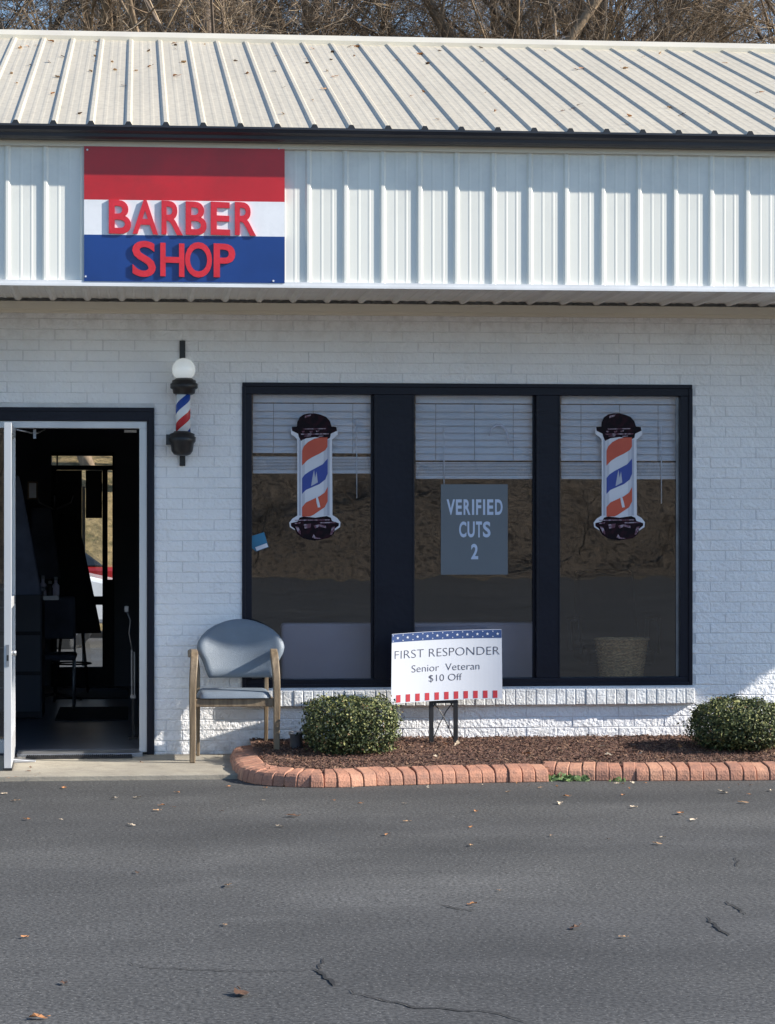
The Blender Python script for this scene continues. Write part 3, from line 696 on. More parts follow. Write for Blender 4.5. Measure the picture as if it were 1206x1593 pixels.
# decals: flat printed barber poles on the outside of the glass
def decal(dx, dy, lab):
    DY = GY-.0015
    q = lambda x, y, l=0: P(360+x/3.0625+dx, 580+y/3.0625+dy, DY)
    t = thing('window_decal', lab, 'decal', q(397,800), 'flat barber pole decals stuck on the window')
    lev = [0]
    def pl(name, pts, mat, l):
        mb = MB(); pp = [q(x,y) for x,y in pts]
        mb.prism([(p.x,p.z) for p in pp], DY-.0012*(l+1), DY-.0012*l-.0003); return mb.build(name, mat, t)
    dome = [(312,256),(314,235),(325,212),(345,198),(370,193),(398,193),(425,199),(452,210),(470,230),(478,256)]
    out = [(288,258)]+dome+[(500,258),(507,270),(508,292),(492,308),(480,318),(482,678),(505,692),(520,712),(518,735),(492,752),(480,765),(455,780),(398,790),(345,780),(318,762),(304,750),(279,735),(276,714),(292,694),(315,680),(314,318),(303,305),(284,292),(284,272)]
    pl('backing', out, m_dwhite, 0)
    sh = [(322,318),(474,318),(474,680),(322,680)]
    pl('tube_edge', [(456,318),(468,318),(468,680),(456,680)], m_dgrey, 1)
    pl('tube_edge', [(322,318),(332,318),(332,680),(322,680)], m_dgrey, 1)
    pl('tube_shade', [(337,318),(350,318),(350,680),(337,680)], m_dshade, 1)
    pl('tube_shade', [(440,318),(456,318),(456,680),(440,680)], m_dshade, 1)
    pl('top_cap', [(288,258)]+dome+[(500,258),(504,276),(474,290),(470,310),(446,322),(440,312),(400,306),(356,312),(330,325),(322,305),(318,290),(290,276)], m_maroon, 1)
    pl('bottom_cap', [(325,690),(345,684),(400,690),(455,682),(474,690),(480,706),(512,716),(512,728),(494,742),(488,768),(462,788),(398,799),(345,790),(316,770),(300,742),(284,730),(284,716),(316,708)], m_maroon, 1)
    def stripe(u, l_, m_): pl('stripe', u+list(reversed(l_)), m_, 2)
    stripe([(337,372),(345,350),(365,330),(395,314),(425,308),(458,308)], [(337,442),(360,418),(385,402),(420,385),(448,368),(458,352)], m_orange)
    stripe([(337,502),(350,485),(375,468),(405,452),(435,436),(459,408)], [(337,577),(355,558),(385,545),(420,530),(448,508),(459,480)], m_dblue)
    stripe([(337,640),(355,618),(385,604),(420,588),(445,570),(459,543)], [(337,684),(375,684),(392,676),(415,660),(445,640),(459,612)], m_orange)
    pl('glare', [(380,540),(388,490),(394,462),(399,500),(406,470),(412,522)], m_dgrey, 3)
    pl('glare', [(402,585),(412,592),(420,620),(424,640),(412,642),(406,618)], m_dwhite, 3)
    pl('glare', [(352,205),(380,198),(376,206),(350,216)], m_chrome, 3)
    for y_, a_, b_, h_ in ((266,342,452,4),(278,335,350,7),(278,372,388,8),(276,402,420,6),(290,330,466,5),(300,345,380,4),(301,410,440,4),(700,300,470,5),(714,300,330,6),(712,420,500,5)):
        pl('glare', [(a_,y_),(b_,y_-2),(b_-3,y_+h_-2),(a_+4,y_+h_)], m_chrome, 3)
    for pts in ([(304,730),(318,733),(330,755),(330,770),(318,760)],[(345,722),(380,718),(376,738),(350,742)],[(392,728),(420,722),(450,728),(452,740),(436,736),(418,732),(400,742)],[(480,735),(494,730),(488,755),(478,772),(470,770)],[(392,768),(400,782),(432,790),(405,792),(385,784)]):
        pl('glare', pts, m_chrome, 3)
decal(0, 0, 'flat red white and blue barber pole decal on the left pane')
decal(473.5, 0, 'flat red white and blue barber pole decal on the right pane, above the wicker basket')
# poster
DY = GY-.002
a0, b0 = P(686,894,DY), P(790,753.5,DY)
t = thing('window_poster', 'grey poster with pale shop name lettering on the middle pane', 'poster', ((a0.x+b0.x)/2, DY, a0.z))
mb = MB(); mb.box(a0.x, b0.x, DY-.002, DY, a0.z, b0.z); mb.build('sheet', m_poster, t)
def line(parent, txt, x0s, y0, y1, mat, off, DYf, name='lettering', fn=None, th=.0008):
    mb = MB()
    for ch, xa, xb in x0s:
        letter(mb, ch, PX(xa,DYf), PX(xb,DYf), PZ(y1,DYf,(xa+xb)/2), PZ(y0,DYf,(xa+xb)/2), DYf-th, DYf-.0001, off)
    return mb.build(name, mat, parent)
LT = DY-.0022
line(t, '', (('V',695,708),('E',709.3,718.6),('R',721.3,732),('I',734.5,737.8),('F',740.8,748.8),('I',751.6,754.9),('E',758,767.6),('D',770.3,782)), 776.8, 801, m_lblue, .03, LT)
line(t, '', (('C',714.4,725.7),('U',727.4,738.7),('T',740.6,750),('S',751.4,763.2)), 811.2, 836, m_lblue, .03, LT)
line(t, '', (('2',733,744),), 846, 870, m_lblue, .03, LT)
# small blue card, tilted
cp = P(404,843,DY)
mb = MB(); pts = [P(391,834,DY),(P(411,828,DY)),P(418,851,DY),P(399,858,DY),P(391,852,DY)]
mb.prism([(p.x,p.z) for p in pts], DY-.0012, DY)
cd = mb.build('card', m_card, base=cp); tag(cd, 'small tilted blue card stuck to the left pane', 'card')
mb = MB(); pts = [P(397,851.5,DY),(P(415,845,DY)),P(417.5,850.5,DY),P(399.5,857,DY)]
mb.prism([(p.x,p.z) for p in pts], DY-.0022, DY-.0014); st = mb.build('band', m_dwhite, cd)
# pale flattened arc on the middle pane
mb = MB(); arc = [P(x,y,DY) for x,y in ((761,678),(764,668),(772,661),(781,662),(787,669),(790,679),(791,691))]
for i in range(len(arc)-1):
    d_ = (arc[i+1]-arc[i]).normalized(); n_ = Vector((-d_.z,0,d_.x))*.006*(1 if i not in (0,5) else .6)
    pass
mb.tube(arc, [.003,.007,.009,.009,.008,.006,.003], 6, flat=.25, up=(0,1,0))
tag(mb.build('pale_arc', m_dgrey, base=arc[3]), 'pale curved arc on the middle pane in front of its blind', 'smear')
# padded bench backs and basket inside
def bench(px0, px1, pyt, Yb, lab):
    x0, x1 = PX(px0,Yb), PX(px1,Yb); zt = PZ(pyt,Yb)
    t = thing('bench', lab, 'bench', ((x0+x1)/2, Yb+.3, .045))
    mb = MB(); mb.box(x0, x1, Yb, Yb+.1, .38, zt); mb.build('backrest', m_bench, t, bevel=.02)
    mb = MB(); mb.box(x0, x1, Yb+.101, Yb+.55, .38, .48); mb.build('seat', m_bench, t, bevel=.02)
    for xx in (x0+.05, x1-.09):
        for yy in (Yb+.04, Yb+.48):
            mb = MB(); mb.box(xx, xx+.04, yy, yy+.04, .045, .379); mb.build('leg', m_blackmetal, t)
bench(438, 640, 969, .35, 'grey lilac bench back showing at the bottom of the left pane')
bench(643, 836, 969, .36, 'grey lilac bench back at the bottom of the middle pane behind the yard sign')
bq = P(967,1055,.40)
t = thing('wicker_basket', 'tan woven basket standing inside the right pane', 'basket', (bq.x, .40, PZ(1062,.40)))
mb = MB(); n_ = 30; z0, z1 = PZ(1070,.4), PZ(996,.4)
rows = []
w0, w1 = .135, .18
for j in range(n_+1):
    f_ = j/n_; rows.append(((w0+(w1-w0)*f_)*(1+.035*(1 if j % 2 else -1)*.5), (z1-z0)*f_))
def wicker_basket():
    vs = []; fs = []; sd_ = 44
    for j, (r_, h_) in enumerate(rows):
        for k in range(sd_):
            a_ = 2*pi*k/sd_; rr = r_*(1+.025*(1 if (k//2+j) % 2 else -1)); vs.append((bq.x+rr*cos(a_), .4+rr*.7*sin(a_), z0+h_))
    for j in range(n_):
        for k in range(sd_): l = (k+1) % sd_; fs.append((j*sd_+k, j*sd_+l, (j+1)*sd_+l, (j+1)*sd_+k))
    fs.append(list(reversed(range(sd_))))
    mb.add(vs, fs)
wicker_basket(); mb.build('weave', m_wicker, t)
mb = MB(); mb.tube([(bq.x+w1*1.02*cos(a_), .4+w1*.72*sin(a_), z1) for a_ in [2*pi*i/28 for i in range(29)]], .008, 6); mb.build('rim', m_wicker, t)
tb_ = MB(); t2 = thing('low_table', 'low dark table inside the right pane under the wicker basket', 'table', (bq.x, .42, .045))
tb_.box(PX(880,.42), PX(1050,.42), .27, .57, z0-.03, z0-.002); tb_.build('tabletop', m_dark, t2)
for xx in (PX(884,.42), PX(1040,.42)):
    for yy in (.29, .53): q_ = MB(); q_.box(xx, xx+.03, yy, yy+.03, .045, z0-.031); q_.build('leg', m_dark, t2)

# ================================================================== THINGS SEEN THROUGH THE DOOR
def cape(pxa, pya, pxb, pyb, Y, wt_, wb_, mat, lab):
    top = P(pxa,pya,Y); bot = P(pxb,pyb,Y); mb = MB(); sd_ = 18; vs = []; rows_ = 8
    for j in range(rows_+1):
        f_ = j/rows_; c_ = top.lerp(bot, f_); ww = (wt_+(wb_-wt_)*f_**.8)/2
        for k in range(sd_):
            a_ = 2*pi*k/sd_; rr = ww*(1+.18*sin(a_*5+f_*2)*f_); vs.append((c_.x+rr*cos(a_), Y+rr*.35*sin(a_), c_.z))
    fs = [(j*sd_+k, j*sd_+(k+1)%sd_, (j+1)*sd_+(k+1)%sd_, (j+1)*sd_+k) for j in range(rows_) for k in range(sd_)]
    fs += [list(range(sd_)), [rows_*sd_+k for k in reversed(range(sd_))]]
    mb.add(vs, fs, 0, True); tag(mb.build('barber_cape', mat, base=top), lab, 'cape')
cape(24, 740, 34, 925, 1.2, .05, .24, m_cloth, 'dark blue cape hanging just inside the open door')
cape(64, 790, 68, 900, 4.2, .16, .24, m_cloth, 'dark grey coat hanging in front of the back door')
cape(106, 800, 112, 985, 4.6, .14, .42, m_blackcloth, 'long black cape hanging before the back door glass')
cs = thing('coat_stand', 'dark coat stand with short arms near the back door', 'coat stand', (PX(86,4.4), 4.4, .045))
mb = MB(); cx = PX(86,4.4); mb.tube([(cx,4.4,.05),(cx,4.4,1.75)], .016, 8); mb.build('pole', m_blackmetal, cs)
for a_ in (0, 1.57, 3.14, 4.71):
    mb = MB(); mb.tube([(cx,4.4,.1),(cx+.22*cos(a_),4.4+.22*sin(a_),.055)], .012, 6); mb.build('foot', m_blackmetal, cs)
    mb = MB(); mb.tube([(cx,4.4,1.62),(cx+.13*cos(a_),4.4+.13*sin(a_),1.68),(cx+.15*cos(a_),4.4+.13*sin(a_),1.74)], .007, 6); mb.build('arm', m_steel, cs)
# stool
sx_, sy_ = PX(112,5.2), 5.2
st = thing('stool', 'dark stool with a footrest in front of the back door glass', 'stool', (sx_, sy_, .045))
mb = MB(); mb.lathe([(.16,0),(.17,.02),(.17,.05),(.15,.06)], (sx_,sy_,.62), 20); mb.build('seat', m_dark, st)
for i in range(4):
    a_ = pi/4+i*pi/2; mb = MB(); mb.tube([(sx_+.12*cos(a_),sy_+.12*sin(a_),.62),(sx_+.2*cos(a_),sy_+.2*sin(a_),.046)], .011, 6); mb.build('leg', m_blackmetal, st)
mb = MB(); mb.tube([(sx_+.165*cos(a_),sy_+.165*sin(a_),.3) for a_ in [2*pi*i/20 for i in range(21)]], .008, 6); mb.build('footrest', m_blackmetal, st)
bch = thing('barber_chair', 'black barber chair with chrome base deep inside the right pane', 'barber chair', (PX(955,2.2), 2.2, .045))
bcx = PX(955,2.2)
mb = MB(); mb.lathe([(.30,0),(.30,.02),(.10,.05),(.05,.08),(.05,.38),(.09,.40)], (bcx,2.2,.046), 28); mb.build('base', m_steel, bch)
mb = MB(); mb.box(bcx-.26, bcx+.26, 1.94, 2.46, .46, .58); mb.build('seat', m_blackcloth, bch, bevel=.03)
mb = MB(); mb.hexa([(bcx-.25,2.42,.60),(bcx+.25,2.42,.60),(bcx-.25,2.52,.60),(bcx+.25,2.52,.60),(bcx-.22,2.56,1.15),(bcx+.22,2.56,1.15),(bcx-.22,2.64,1.15),(bcx+.22,2.64,1.15)]); mb.build('backrest', m_blackcloth, bch, bevel=.03)
for s_ in (-1,1):
    mb = MB(); mb.tube([(bcx+s_*.29,2.4,.55),(bcx+s_*.30,2.4,.78),(bcx+s_*.30,2.0,.80),(bcx+s_*.29,1.96,.55)], .016, 8); mb.build('armrest', m_steel, bch)
mb = MB(); mb.box(bcx-.2, bcx+.2, 1.55, 1.62, .2, .24); mb.tube([(bcx-.12,1.6,.22),(bcx-.12,1.95,.46)], .015, 6); mb.tube([(bcx+.12,1.6,.22),(bcx+.12,1.95,.46)], .015, 6); mb.build('footrest', m_steel, bch)
pf = thing('picture_frame', 'small framed white paper hanging inside beyond the dark blue cape', 'picture', P(51,775,3.2))
mb = MB(); a0 = P(43,777,3.2); b0 = P(59,749,3.2)
for q0,q1,q2,q3 in ((a0.x,b0.x,a0.z,a0.z+.012),(a0.x,b0.x,b0.z-.012,b0.z),(a0.x,a0.x+.012,a0.z+.012,b0.z-.012),(b0.x-.012,b0.x,a0.z+.012,b0.z-.012)): mb.box(q0,q1,3.19,3.21,q2,q3)
mb.build('frame', m_wood, pf)
mb = MB(); mb.box(a0.x+.0125, b0.x-.0125, 3.198, 3.206, a0.z+.0125, b0.z-.0125); mb.build('paper', m_white, pf)
sh_ = thing('shelf', 'narrow dark shelf with a steel edge inside the doorway above the cabinet', 'shelf', (PX(50,2.9), 2.9, PZ(930,2.9,50)))
mb = MB(); zz_ = PZ(932,2.9,50); mb.box(-1.44, PX(92,2.9), 2.8, 3.02, zz_, zz_+.025); mb.build('board', m_intfloor, sh_)
mb = MB(); mb.box(-1.44, PX(92,2.9), 2.79, 2.799, zz_-.004, zz_+.028); mb.build('edge', m_steel, sh_)
for xb, hb_, lb in ((67,.13,'tall pale bottle on the narrow shelf inside the door'),(78,.09,'short dark jar on the narrow shelf inside the door'),(87,.12,'pale bottle at the end of the narrow shelf inside the door')):
    c_ = PX(xb,2.9); bt = thing('bottle', lb, 'bottle', (c_,2.9,zz_+.0255), 'bottles on the inside shelf')
    mb = MB(); mb.lathe([(.026,0),(.028,.01),(.028,hb_*.65),(.012,hb_*.8),(.012,hb_)], (c_,2.9,zz_+.0255), 16); mb.build('body', m_dark if hb_ < .1 else m_bench, bt)
    mb = MB(); mb.lathe([(.015,0),(.015,.02),(.010,.024)], (c_,2.9,zz_+.026+hb_), 12); mb.build('cap', m_steel, bt)
wc = thing('waiting_chair', 'dark waiting chair with thin steel legs inside the door near the back', 'chair', (PX(76,3.6), 3.6, .045))
cx = PX(76,3.6)
mb = MB(); mb.box(cx-.22, cx+.22, 3.38, 3.82, .43, .48); mb.build('seat', m_cloth, wc, bevel=.02)
mb = MB(); mb.hexa([(cx-.21,3.80,.58),(cx+.21,3.80,.58),(cx-.21,3.84,.58),(cx+.21,3.84,.58),(cx-.20,3.88,.92),(cx+.20,3.88,.92),(cx-.20,3.92,.92),(cx+.20,3.92,.92)]); mb.build('backrest', m_cloth, wc, bevel=.02)
for xx in (-.2,.2):
    for yy in (3.40,3.80): mb = MB(); mb.tube([(cx+xx,yy,.046),(cx+xx,yy,.64 if yy > 3.5 else .43)], .010, 6); mb.build('leg', m_steel, wc)
# cabinet at left, two floor mats, steel bracket at right
cb = thing('cabinet', 'dark cabinet standing on the left inside the doorway', 'cabinet', (PX(44,2.6), 2.8, .045))
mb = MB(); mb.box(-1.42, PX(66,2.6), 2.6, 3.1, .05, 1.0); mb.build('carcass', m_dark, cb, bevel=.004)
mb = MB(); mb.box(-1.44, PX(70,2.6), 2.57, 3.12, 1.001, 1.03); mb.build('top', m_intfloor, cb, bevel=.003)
for i in range(3):
    mb = MB(); mb.box(-1.38, PX(63,2.6), 2.585, 2.6-.001, .1+.3*i, .37+.3*i); dw = mb.build('drawer', m_intwall, cb)
    q_ = MB(); q_.tube([(-1.1,2.575,.28+.3*i),(-.98,2.575,.28+.3*i)], .006, 6); q_.build('handle', m_steel, dw)
for ya, yb, lab in ((1088,1073,'black rubber mat on the floor, the one farther inside the door'),(1122,1101,'black rubber mat on the floor, the one nearer the doorway')):
    a_ = G(85,ya,.045); b_ = G(200,yb,.045); mb = MB(); mb.box(a_.x, b_.x, a_.y, b_.y, .046, .056)
    tag(mb.build('floor_mat', m_intmat, base=(a_.x,a_.y,.046), bevel=.003), lab, 'mat', 'mats on the shop floor')
hx2 = PX(207,.9)
hk = thing('steel_rack', 'slim steel rack standing inside the door on the right', 'rack', (hx2, .9, .045))
mb = MB(); mb.box(hx2-.008, hx2+.008, .885, .915, .061, PZ(1086,.9,205)); mb.box(hx2-.03, hx2+.03, .87, .93, .046, .06); mb.build('post', m_dark, hk)
mb = MB(); mb.box(hx2-.013, hx2-.004, .88, .92, PZ(1085,.9,205), PZ(1010,.9,205)); mb.box(hx2+.006, hx2+.013, .88, .92, PZ(1085,.9,205), PZ(1014,.9,205)); mb.box(hx2-.018, hx2+.018, .878, .922, PZ(1086,.9,205), PZ(1081,.9,205)); mb.build('bracket', m_steel, hk)
mb = MB(); mb.tube([P(206,1012,.9),P(201,985,.9),P(203,965,.9),P(197,950,.9)], .006, 6); mb.box(P(194,952,.9).x, P(200,952,.9).x, .88, .9, P(194,952,.9).z, P(194,943,.9).z); mb.build('hook', m_steel, hk)
# light strip on the ceiling inside right (unlit)
mb = MB(); p_ = P(203,671,.3); mb.box(p_.x-.04, p_.x+.04, .28, .32, p_.z-.008, p_.z+.008)
tag(mb.build('light_strip', m_whitetrim, base=p_), 'small white unlit light strip above the inside of the doorway', 'light')
# door mat outside
a_ = G(40,1181.5,SWZ); b_ = G(206,1171.5,SWZ)
mb = MB(); rr = random.Random(5); mb.box(a_.x, b_.x, a_.y, min(b_.y,-.15), SWZ+.001, SWZ+.012)
x = a_.x+.004
for j in range(14):
    yy = a_.y+.01+(min(b_.y,-.15)-a_.y-.02)*j/13
    for i in range(52):
        xx = a_.x+.008+(b_.x-a_.x-.016)*i/51; h_ = rr.uniform(.002,.007); mb.box(xx-.0045, xx+.0045, yy-.005, yy+.005, SWZ+.0121, SWZ+.012+h_)
tag(mb.build('door_mat', m_intmat, base=(a_.x,a_.y,SWZ)), 'worn black rubber door mat on the concrete at the threshold', 'mat')

# ================================================================== CHAIR
FYc, BYc = -.56, -.17
chx0, chx1 = PX(299.5,FYc), PX(431,FYc); ccx = (chx0+chx1)/2; hw = (chx1-chx0)/2
ch = thing('armchair', 'wooden armchair with grey blue oval back standing by the door', 'chair', (ccx, -.36, SWZ))
sgn = (-1, 1)
for s_ in sgn:
    fx = ccx+s_*hw
    mb = MB(); ztop = PZ(1015,FYc+.1)
    # front leg sweeping up and back into the arm
    pts = [(fx,FYc,SWZ+.001 if s_ < 0 else .05),(fx+s_*-.002,FYc+.002,.22),(fx+s_*.0,FYc,.42),(fx-s_*.004,FYc+.004,.56),(fx-s_*.012,FYc+.04,ztop-.035),(fx-s_*.014,FYc+.10,ztop-.006),(fx-s_*.010,FYc+.20,ztop),(fx+s_*-.0,FYc+.31,ztop-.01),(fx+s_*.0,BYc-.01,ztop-.02)]
    # smooth path
    sm = []
    for i in range(len(pts)-1):
        p0 = Vector(pts[max(i-1,0)]); p1 = Vector(pts[i]); p2 = Vector(pts[i+1]); p3 = Vector(pts[min(i+2,len(pts)-1)])
        for k in range(5):
            u = k/5; sm.append(.5*((2*p1)+(-p0+p2)*u+(2*p0-5*p1+4*p2-p3)*u*u+(-p0+3*p1-3*p2+p3)*u**3))
    sm.append(Vector(pts[-1]))
    rad = []
    n_ = len(sm)
    for i in range(n_): f_ = i/(n_-1); rad.append(.025+.009*min(1,f_/.45) if f_ < .6 else .034-.004*f_)
    mb.tube(sm, rad, 4, smooth=False, up=(1,0,0)); o = mb.build('front_leg', m_wood, ch, bevel=.006)
    mb = MB(); bxk = ccx+s_*(hw-.045)
    mb.tube([(bxk,BYc+.04,SWZ+.001 if s_ < 0 else .05),(bxk,BYc+.01,.25),(bxk,BYc,.42),(bxk+s_*.0,BYc+.0,.58),(bxk+s_*.012,BYc+.03,.70)], [.016,.018,.020,.018,.014], 4, smooth=False, up=(1,0,0)); mb.build('back_leg', m_wood, ch, bevel=.005)
mb = MB(); zf0, zf1 = .375, .425
mb.box(ccx-hw+.02, ccx+hw-.02, FYc-.006, FYc+.016, zf0, zf1); mb.box(ccx-hw+.05, ccx+hw-.05, BYc-.02, BYc+.0, zf0, zf1)
for s_ in sgn: a1 = ccx+s_*(hw-.03); mb.box(a1-.011, a1+.011, FYc+.017, BYc-.021, zf0, zf1)
mb.build('seat_frame', m_wood, ch, bevel=.004)
# seat cushion
def pad(fn, nu, nv_, name, mat, parent):
    mb = MB(); vs = []; fs = []
    for side in (0,1):
        for j in range(nv_+1):
            for i in range(nu+1): vs.append(fn(i/nu, j/nv_, side))
    W = nu+1; H = (nv_+1)*W
    for j in range(nv_):
        for i in range(nu):
            a = j*W+i; fs.append((a,a+1,a+W+1,a+W)); fs.append((H+a+W,H+a+W+1,H+a+1,H+a))
    for i in range(nu): fs.append((i+H, i+1+H, i+1, i)); q = nv_*W+i; fs.append((q, q+1, q+1+H, q+H))
    for j in range(nv_): a = j*W; fs.append((a, a+W, a+W+H, a+H)); a = j*W+nu; fs.append((a+H, a+W+H, a+W, a))
    mb.add(vs, fs, 0, True); return mb.build(name, mat, parent)
def seat_fn(u, v, side):
    uu = 2*u-1; vv = 2*v-1
    # rounded rectangle plan
    k = (1-.10*abs(vv)**6); x = ccx+uu*(hw-.028)*k*(1-.03*v); y = FYc-.012+(.40)*v*(1)+(.012*(1-abs(uu)**8)*(-1) if v < .5 else 0)
    ed = min(1,(1-abs(uu))*9)*min(1,(1-abs(vv))*9); ed = ed**.4 if ed > 0 else 0
    if side == 0: return (x, y, .432+.034*ed+.008*(1-uu*uu)*(1-vv*vv))
    return (x, y, .428)
pad(seat_fn, 26, 22, 'seat', m_fabric, ch)
# back: half-moon outline
bw = (PX(442,BYc)-PX(306,BYc))/2; bc = (PX(442,BYc)+PX(306,BYc))/2; bz0, bz1 = PZ(1052,BYc), PZ(962.5,BYc)
HB = bz1-bz0
def back_w(f_):   # half width as a fraction of bw at relative height
    tab = [(0,.72),(.04,.755),(.12,.80),(.3,.88),(.42,.97),(.52,1.0),(.62,.975),(.72,.89),(.82,.75),(.9,.57),(.96,.36),(.99,.19),(1,.07)]
    for (a_,wa),(b_,wb) in zip(tab, tab[1:]):
        if f_ <= b_: t_ = (f_-a_)/(b_-a_); return wa+(wb-wa)*t_
    return .2
def back_fn(u, v, side):
    vv = 1-(1-v)**1.5; hw_ = back_w(vv)*bw; x = bc+(2*u-1)*hw_; z = bz0+HB*vv
    uu = 2*u-1
    lean = .07*(vv); curve = -.060*(x-bc)**2/(bw*bw)
    ed = min(1,(1-abs(uu))*7)*min(1,vv*8)*min(1,(1-vv)*7); ed = max(ed,0)**.45
    y = BYc-.025+lean+curve
    return (x, y-.028*ed if side == 0 else y+.008+.016*ed, z)
pad(back_fn, 30, 34, 'backrest', m_fabric, ch)

# ================================================================== PLANTING BED: edging, mulch
edge_px = [(408,1158),(384,1161),(366,1172),(358,1188),(362,1205),(384,1218),(443,1224.5),(520,1225.5),(580,1223),(640,1221.5),(700,1219.5),(790,1217.5),(858,1216.5)]
edge_px2 = [(842,1213.5),(940,1215),(1040,1215),(1130,1214.5),(1220,1214),(1330,1213)]
def resample(pts, step):
    out = [pts[0]]; acc = 0
    sm = []
    for i in range(len(pts)-1):
        p0 = pts[max(i-1,0)]; p1 = pts[i]; p2 = pts[i+1]; p3 = pts[min(i+2,len(pts)-1)]
        for k in range(12):
            u = k/12; sm.append(.5*((2*p1)+(-p0+p2)*u+(2*p0-5*p1+4*p2-p3)*u*u+(-p0+3*p1-3*p2+p3)*u**3))
    sm.append(pts[-1]); last = sm[0]; out = [last]
    for p in sm[1:]:
        while (p-last).length >= step:
            last = last+(p-last).normalized()*step; out.append(last)
    return out
ED = thing('brick_edging', 'curved terracotta brick edging along the front of the mulch bed', 'edging', G(600,1219,0))
rnd = random.Random(21)
BW = .17
def bricks(path_px, endpts):
    path = resample([G(x,y,0) for x,y in path_px], .0795)
    for i in range(len(path)-1):
        a_, b_ = path[i], path[i+1]
        ta = (path[i+1]-path[max(i-1,0)]).normalized(); tb2 = (path[min(i+2,len(path)-1)]-path[i]).normalized()
        na = Vector((-ta.y, ta.x, 0)); nb_ = Vector((-tb2.y, tb2.x, 0))
        g_ = .0022; a2 = a_+(b_-a_).normalized()*g_; b2_ = b_-(b_-a_).normalized()*g_
        h_ = rnd.uniform(-.004,.004); o_ = rnd.uniform(-.006,.006); tw = rnd.uniform(-.10,.10)
        pr_ = [(0+o_,0),(.004+o_,.035),(.012+o_,.058+h_),(.026+o_,.072+h_),(.05+o_,.080+h_),(BW-.01,.094+h_),(BW,.088+h_),(BW,0)]
        vs = []
        c1 = (1-BW*1.0*0)
        for (p_, n_) in ((a2,na),(b2_,nb_)):
            for d_, z_h in pr_:
                sh = Vector(((b_-a_).normalized()*tw*d_)) if True else 0
                vs.append(p_+n_*d_+sh+Vector((0,0,z_h)))
        m_ = len(pr_)
        fs = [list(range(m_)), [m_+k for k in reversed(range(m_))]]+[(k, m_+k, m_+(k+1)%m_, (k+1)%m_) for k in range(m_)]
        mb = MB(); mb.add(vs, fs); mb.build('edging_brick', m_edge if rnd.random() < .7 else m_edge2, ED, bevel=.005)
    return path
pa = bricks(edge_px, None); pb = bricks(edge_px2, None)
# mortar bed below the bricks
mb = MB()
for path in (pa, pb):
    for i in range(len(path)-1):
        a_, b_ = path[i], path[i+1]
        ta = (path[i+1]-path[max(i-1,0)]).normalized(); tb2 = (path[min(i+2,len(path)-1)]-path[i]).normalized()
        na = Vector((-ta.y, ta.x, 0)); nb_ = Vector((-tb2.y, tb2.x, 0)); vs = []
        for (p_, n_) in ((a_,na),(b_,nb_)):
            for d_, zh in ((.012,.001),(.018,.05),(.06,.068),(BW-.012,.08),(BW-.012,.001)): vs.append(p_+n_*d_+Vector((0,0,zh)))
        mb.add(vs, [(k, 5+k, 5+(k+1)%5, (k+1)%5) for k in range(5)])
mb.build('mortar', m_edge2, ED)
def mulch_z(x, y):
    f_ = max(0, min(1, (y+1.15)/1.15)); return .078+.045*f_ + .008*mnoise.noise(Vector((x*5,y*5,0)))+.004*mnoise.noise(Vector((x*18,y*18,1)))
front = [p+Vector((0,.10,0)) for p in pa+pb]
def front_y(x):
    best = None
    for p in pa[8:]+pb:
        if best is None or abs(p.x-x) < abs(best.x-x): best = p
    return best.y
xm0 = min(p.x for p in pa)+.15
mb = MB(); vs = []; nx, ny = 260, 44; xe = pb[-1].x
for i in range(nx+1):
    x = xm0+(xe-xm0)*i/nx; yf = front_y(x)+.10
    # round the left corner with the edging
    lf_ = [p for p in pa[:14] if abs(p.x-x) < .06]
    for j in range(ny+1):
        y = yf+(-.009-yf)*j/ny; vs.append((x, y, mulch_z(x,y)))
mb.add(vs, [((i)*(ny+1)+j, (i+1)*(ny+1)+j, (i+1)*(ny+1)+j+1, i*(ny+1)+j+1) for i in range(nx) for j in range(ny)], 0, True)
mb.build('mulch_bed', m_mulch, kind='stuff'); bpy.data.objects['mulch_bed']['label'] = 'reddish brown wood mulch filling the bed behind the brick edging'; bpy.data.objects['mulch_bed']['category'] = 'mulch'
mb = MB(); rnd = random.Random(8)
for k in range(15000):
    x = rnd.uniform(xm0+.02, xe); yf = front_y(x)+.15; y = rnd.uniform(yf, -.02)
    if x > 4.6 and rnd.random() < .6: continue
    L_ = rnd.uniform(.008,.032); W_ = rnd.uniform(.003,.008); T_ = rnd.uniform(.001,.004)
    M_ = Matrix.Rotation(rnd.uniform(0,2*pi),3,'Z') @ Matrix.Rotation(rnd.gauss(0,.45),3,'Y') @ Matrix.Rotation(rnd.gauss(0,.5),3,'X')
    c_ = Vector((x,y,mulch_z(x,y)+rnd.uniform(.0,.010)))
    cs_ = [c_+M_@Vector((sx*L_*(.5 if sz < 0 else .42), sy*W_*.5, sz*T_*.5)) for sz in (-1,1) for sy in (-1,1) for sx in (-1,1)]
    mb.hexa(cs_, rnd.choices((0,1,2),(5,4,2))[0])
mb.build('mulch_chips', m_chip, kind='stuff'); bpy.data.objects['mulch_chips']['label'] = 'loose bark chips scattered over the bed behind the brick edging'; bpy.data.objects['mulch_chips']['category'] = 'bark chips'

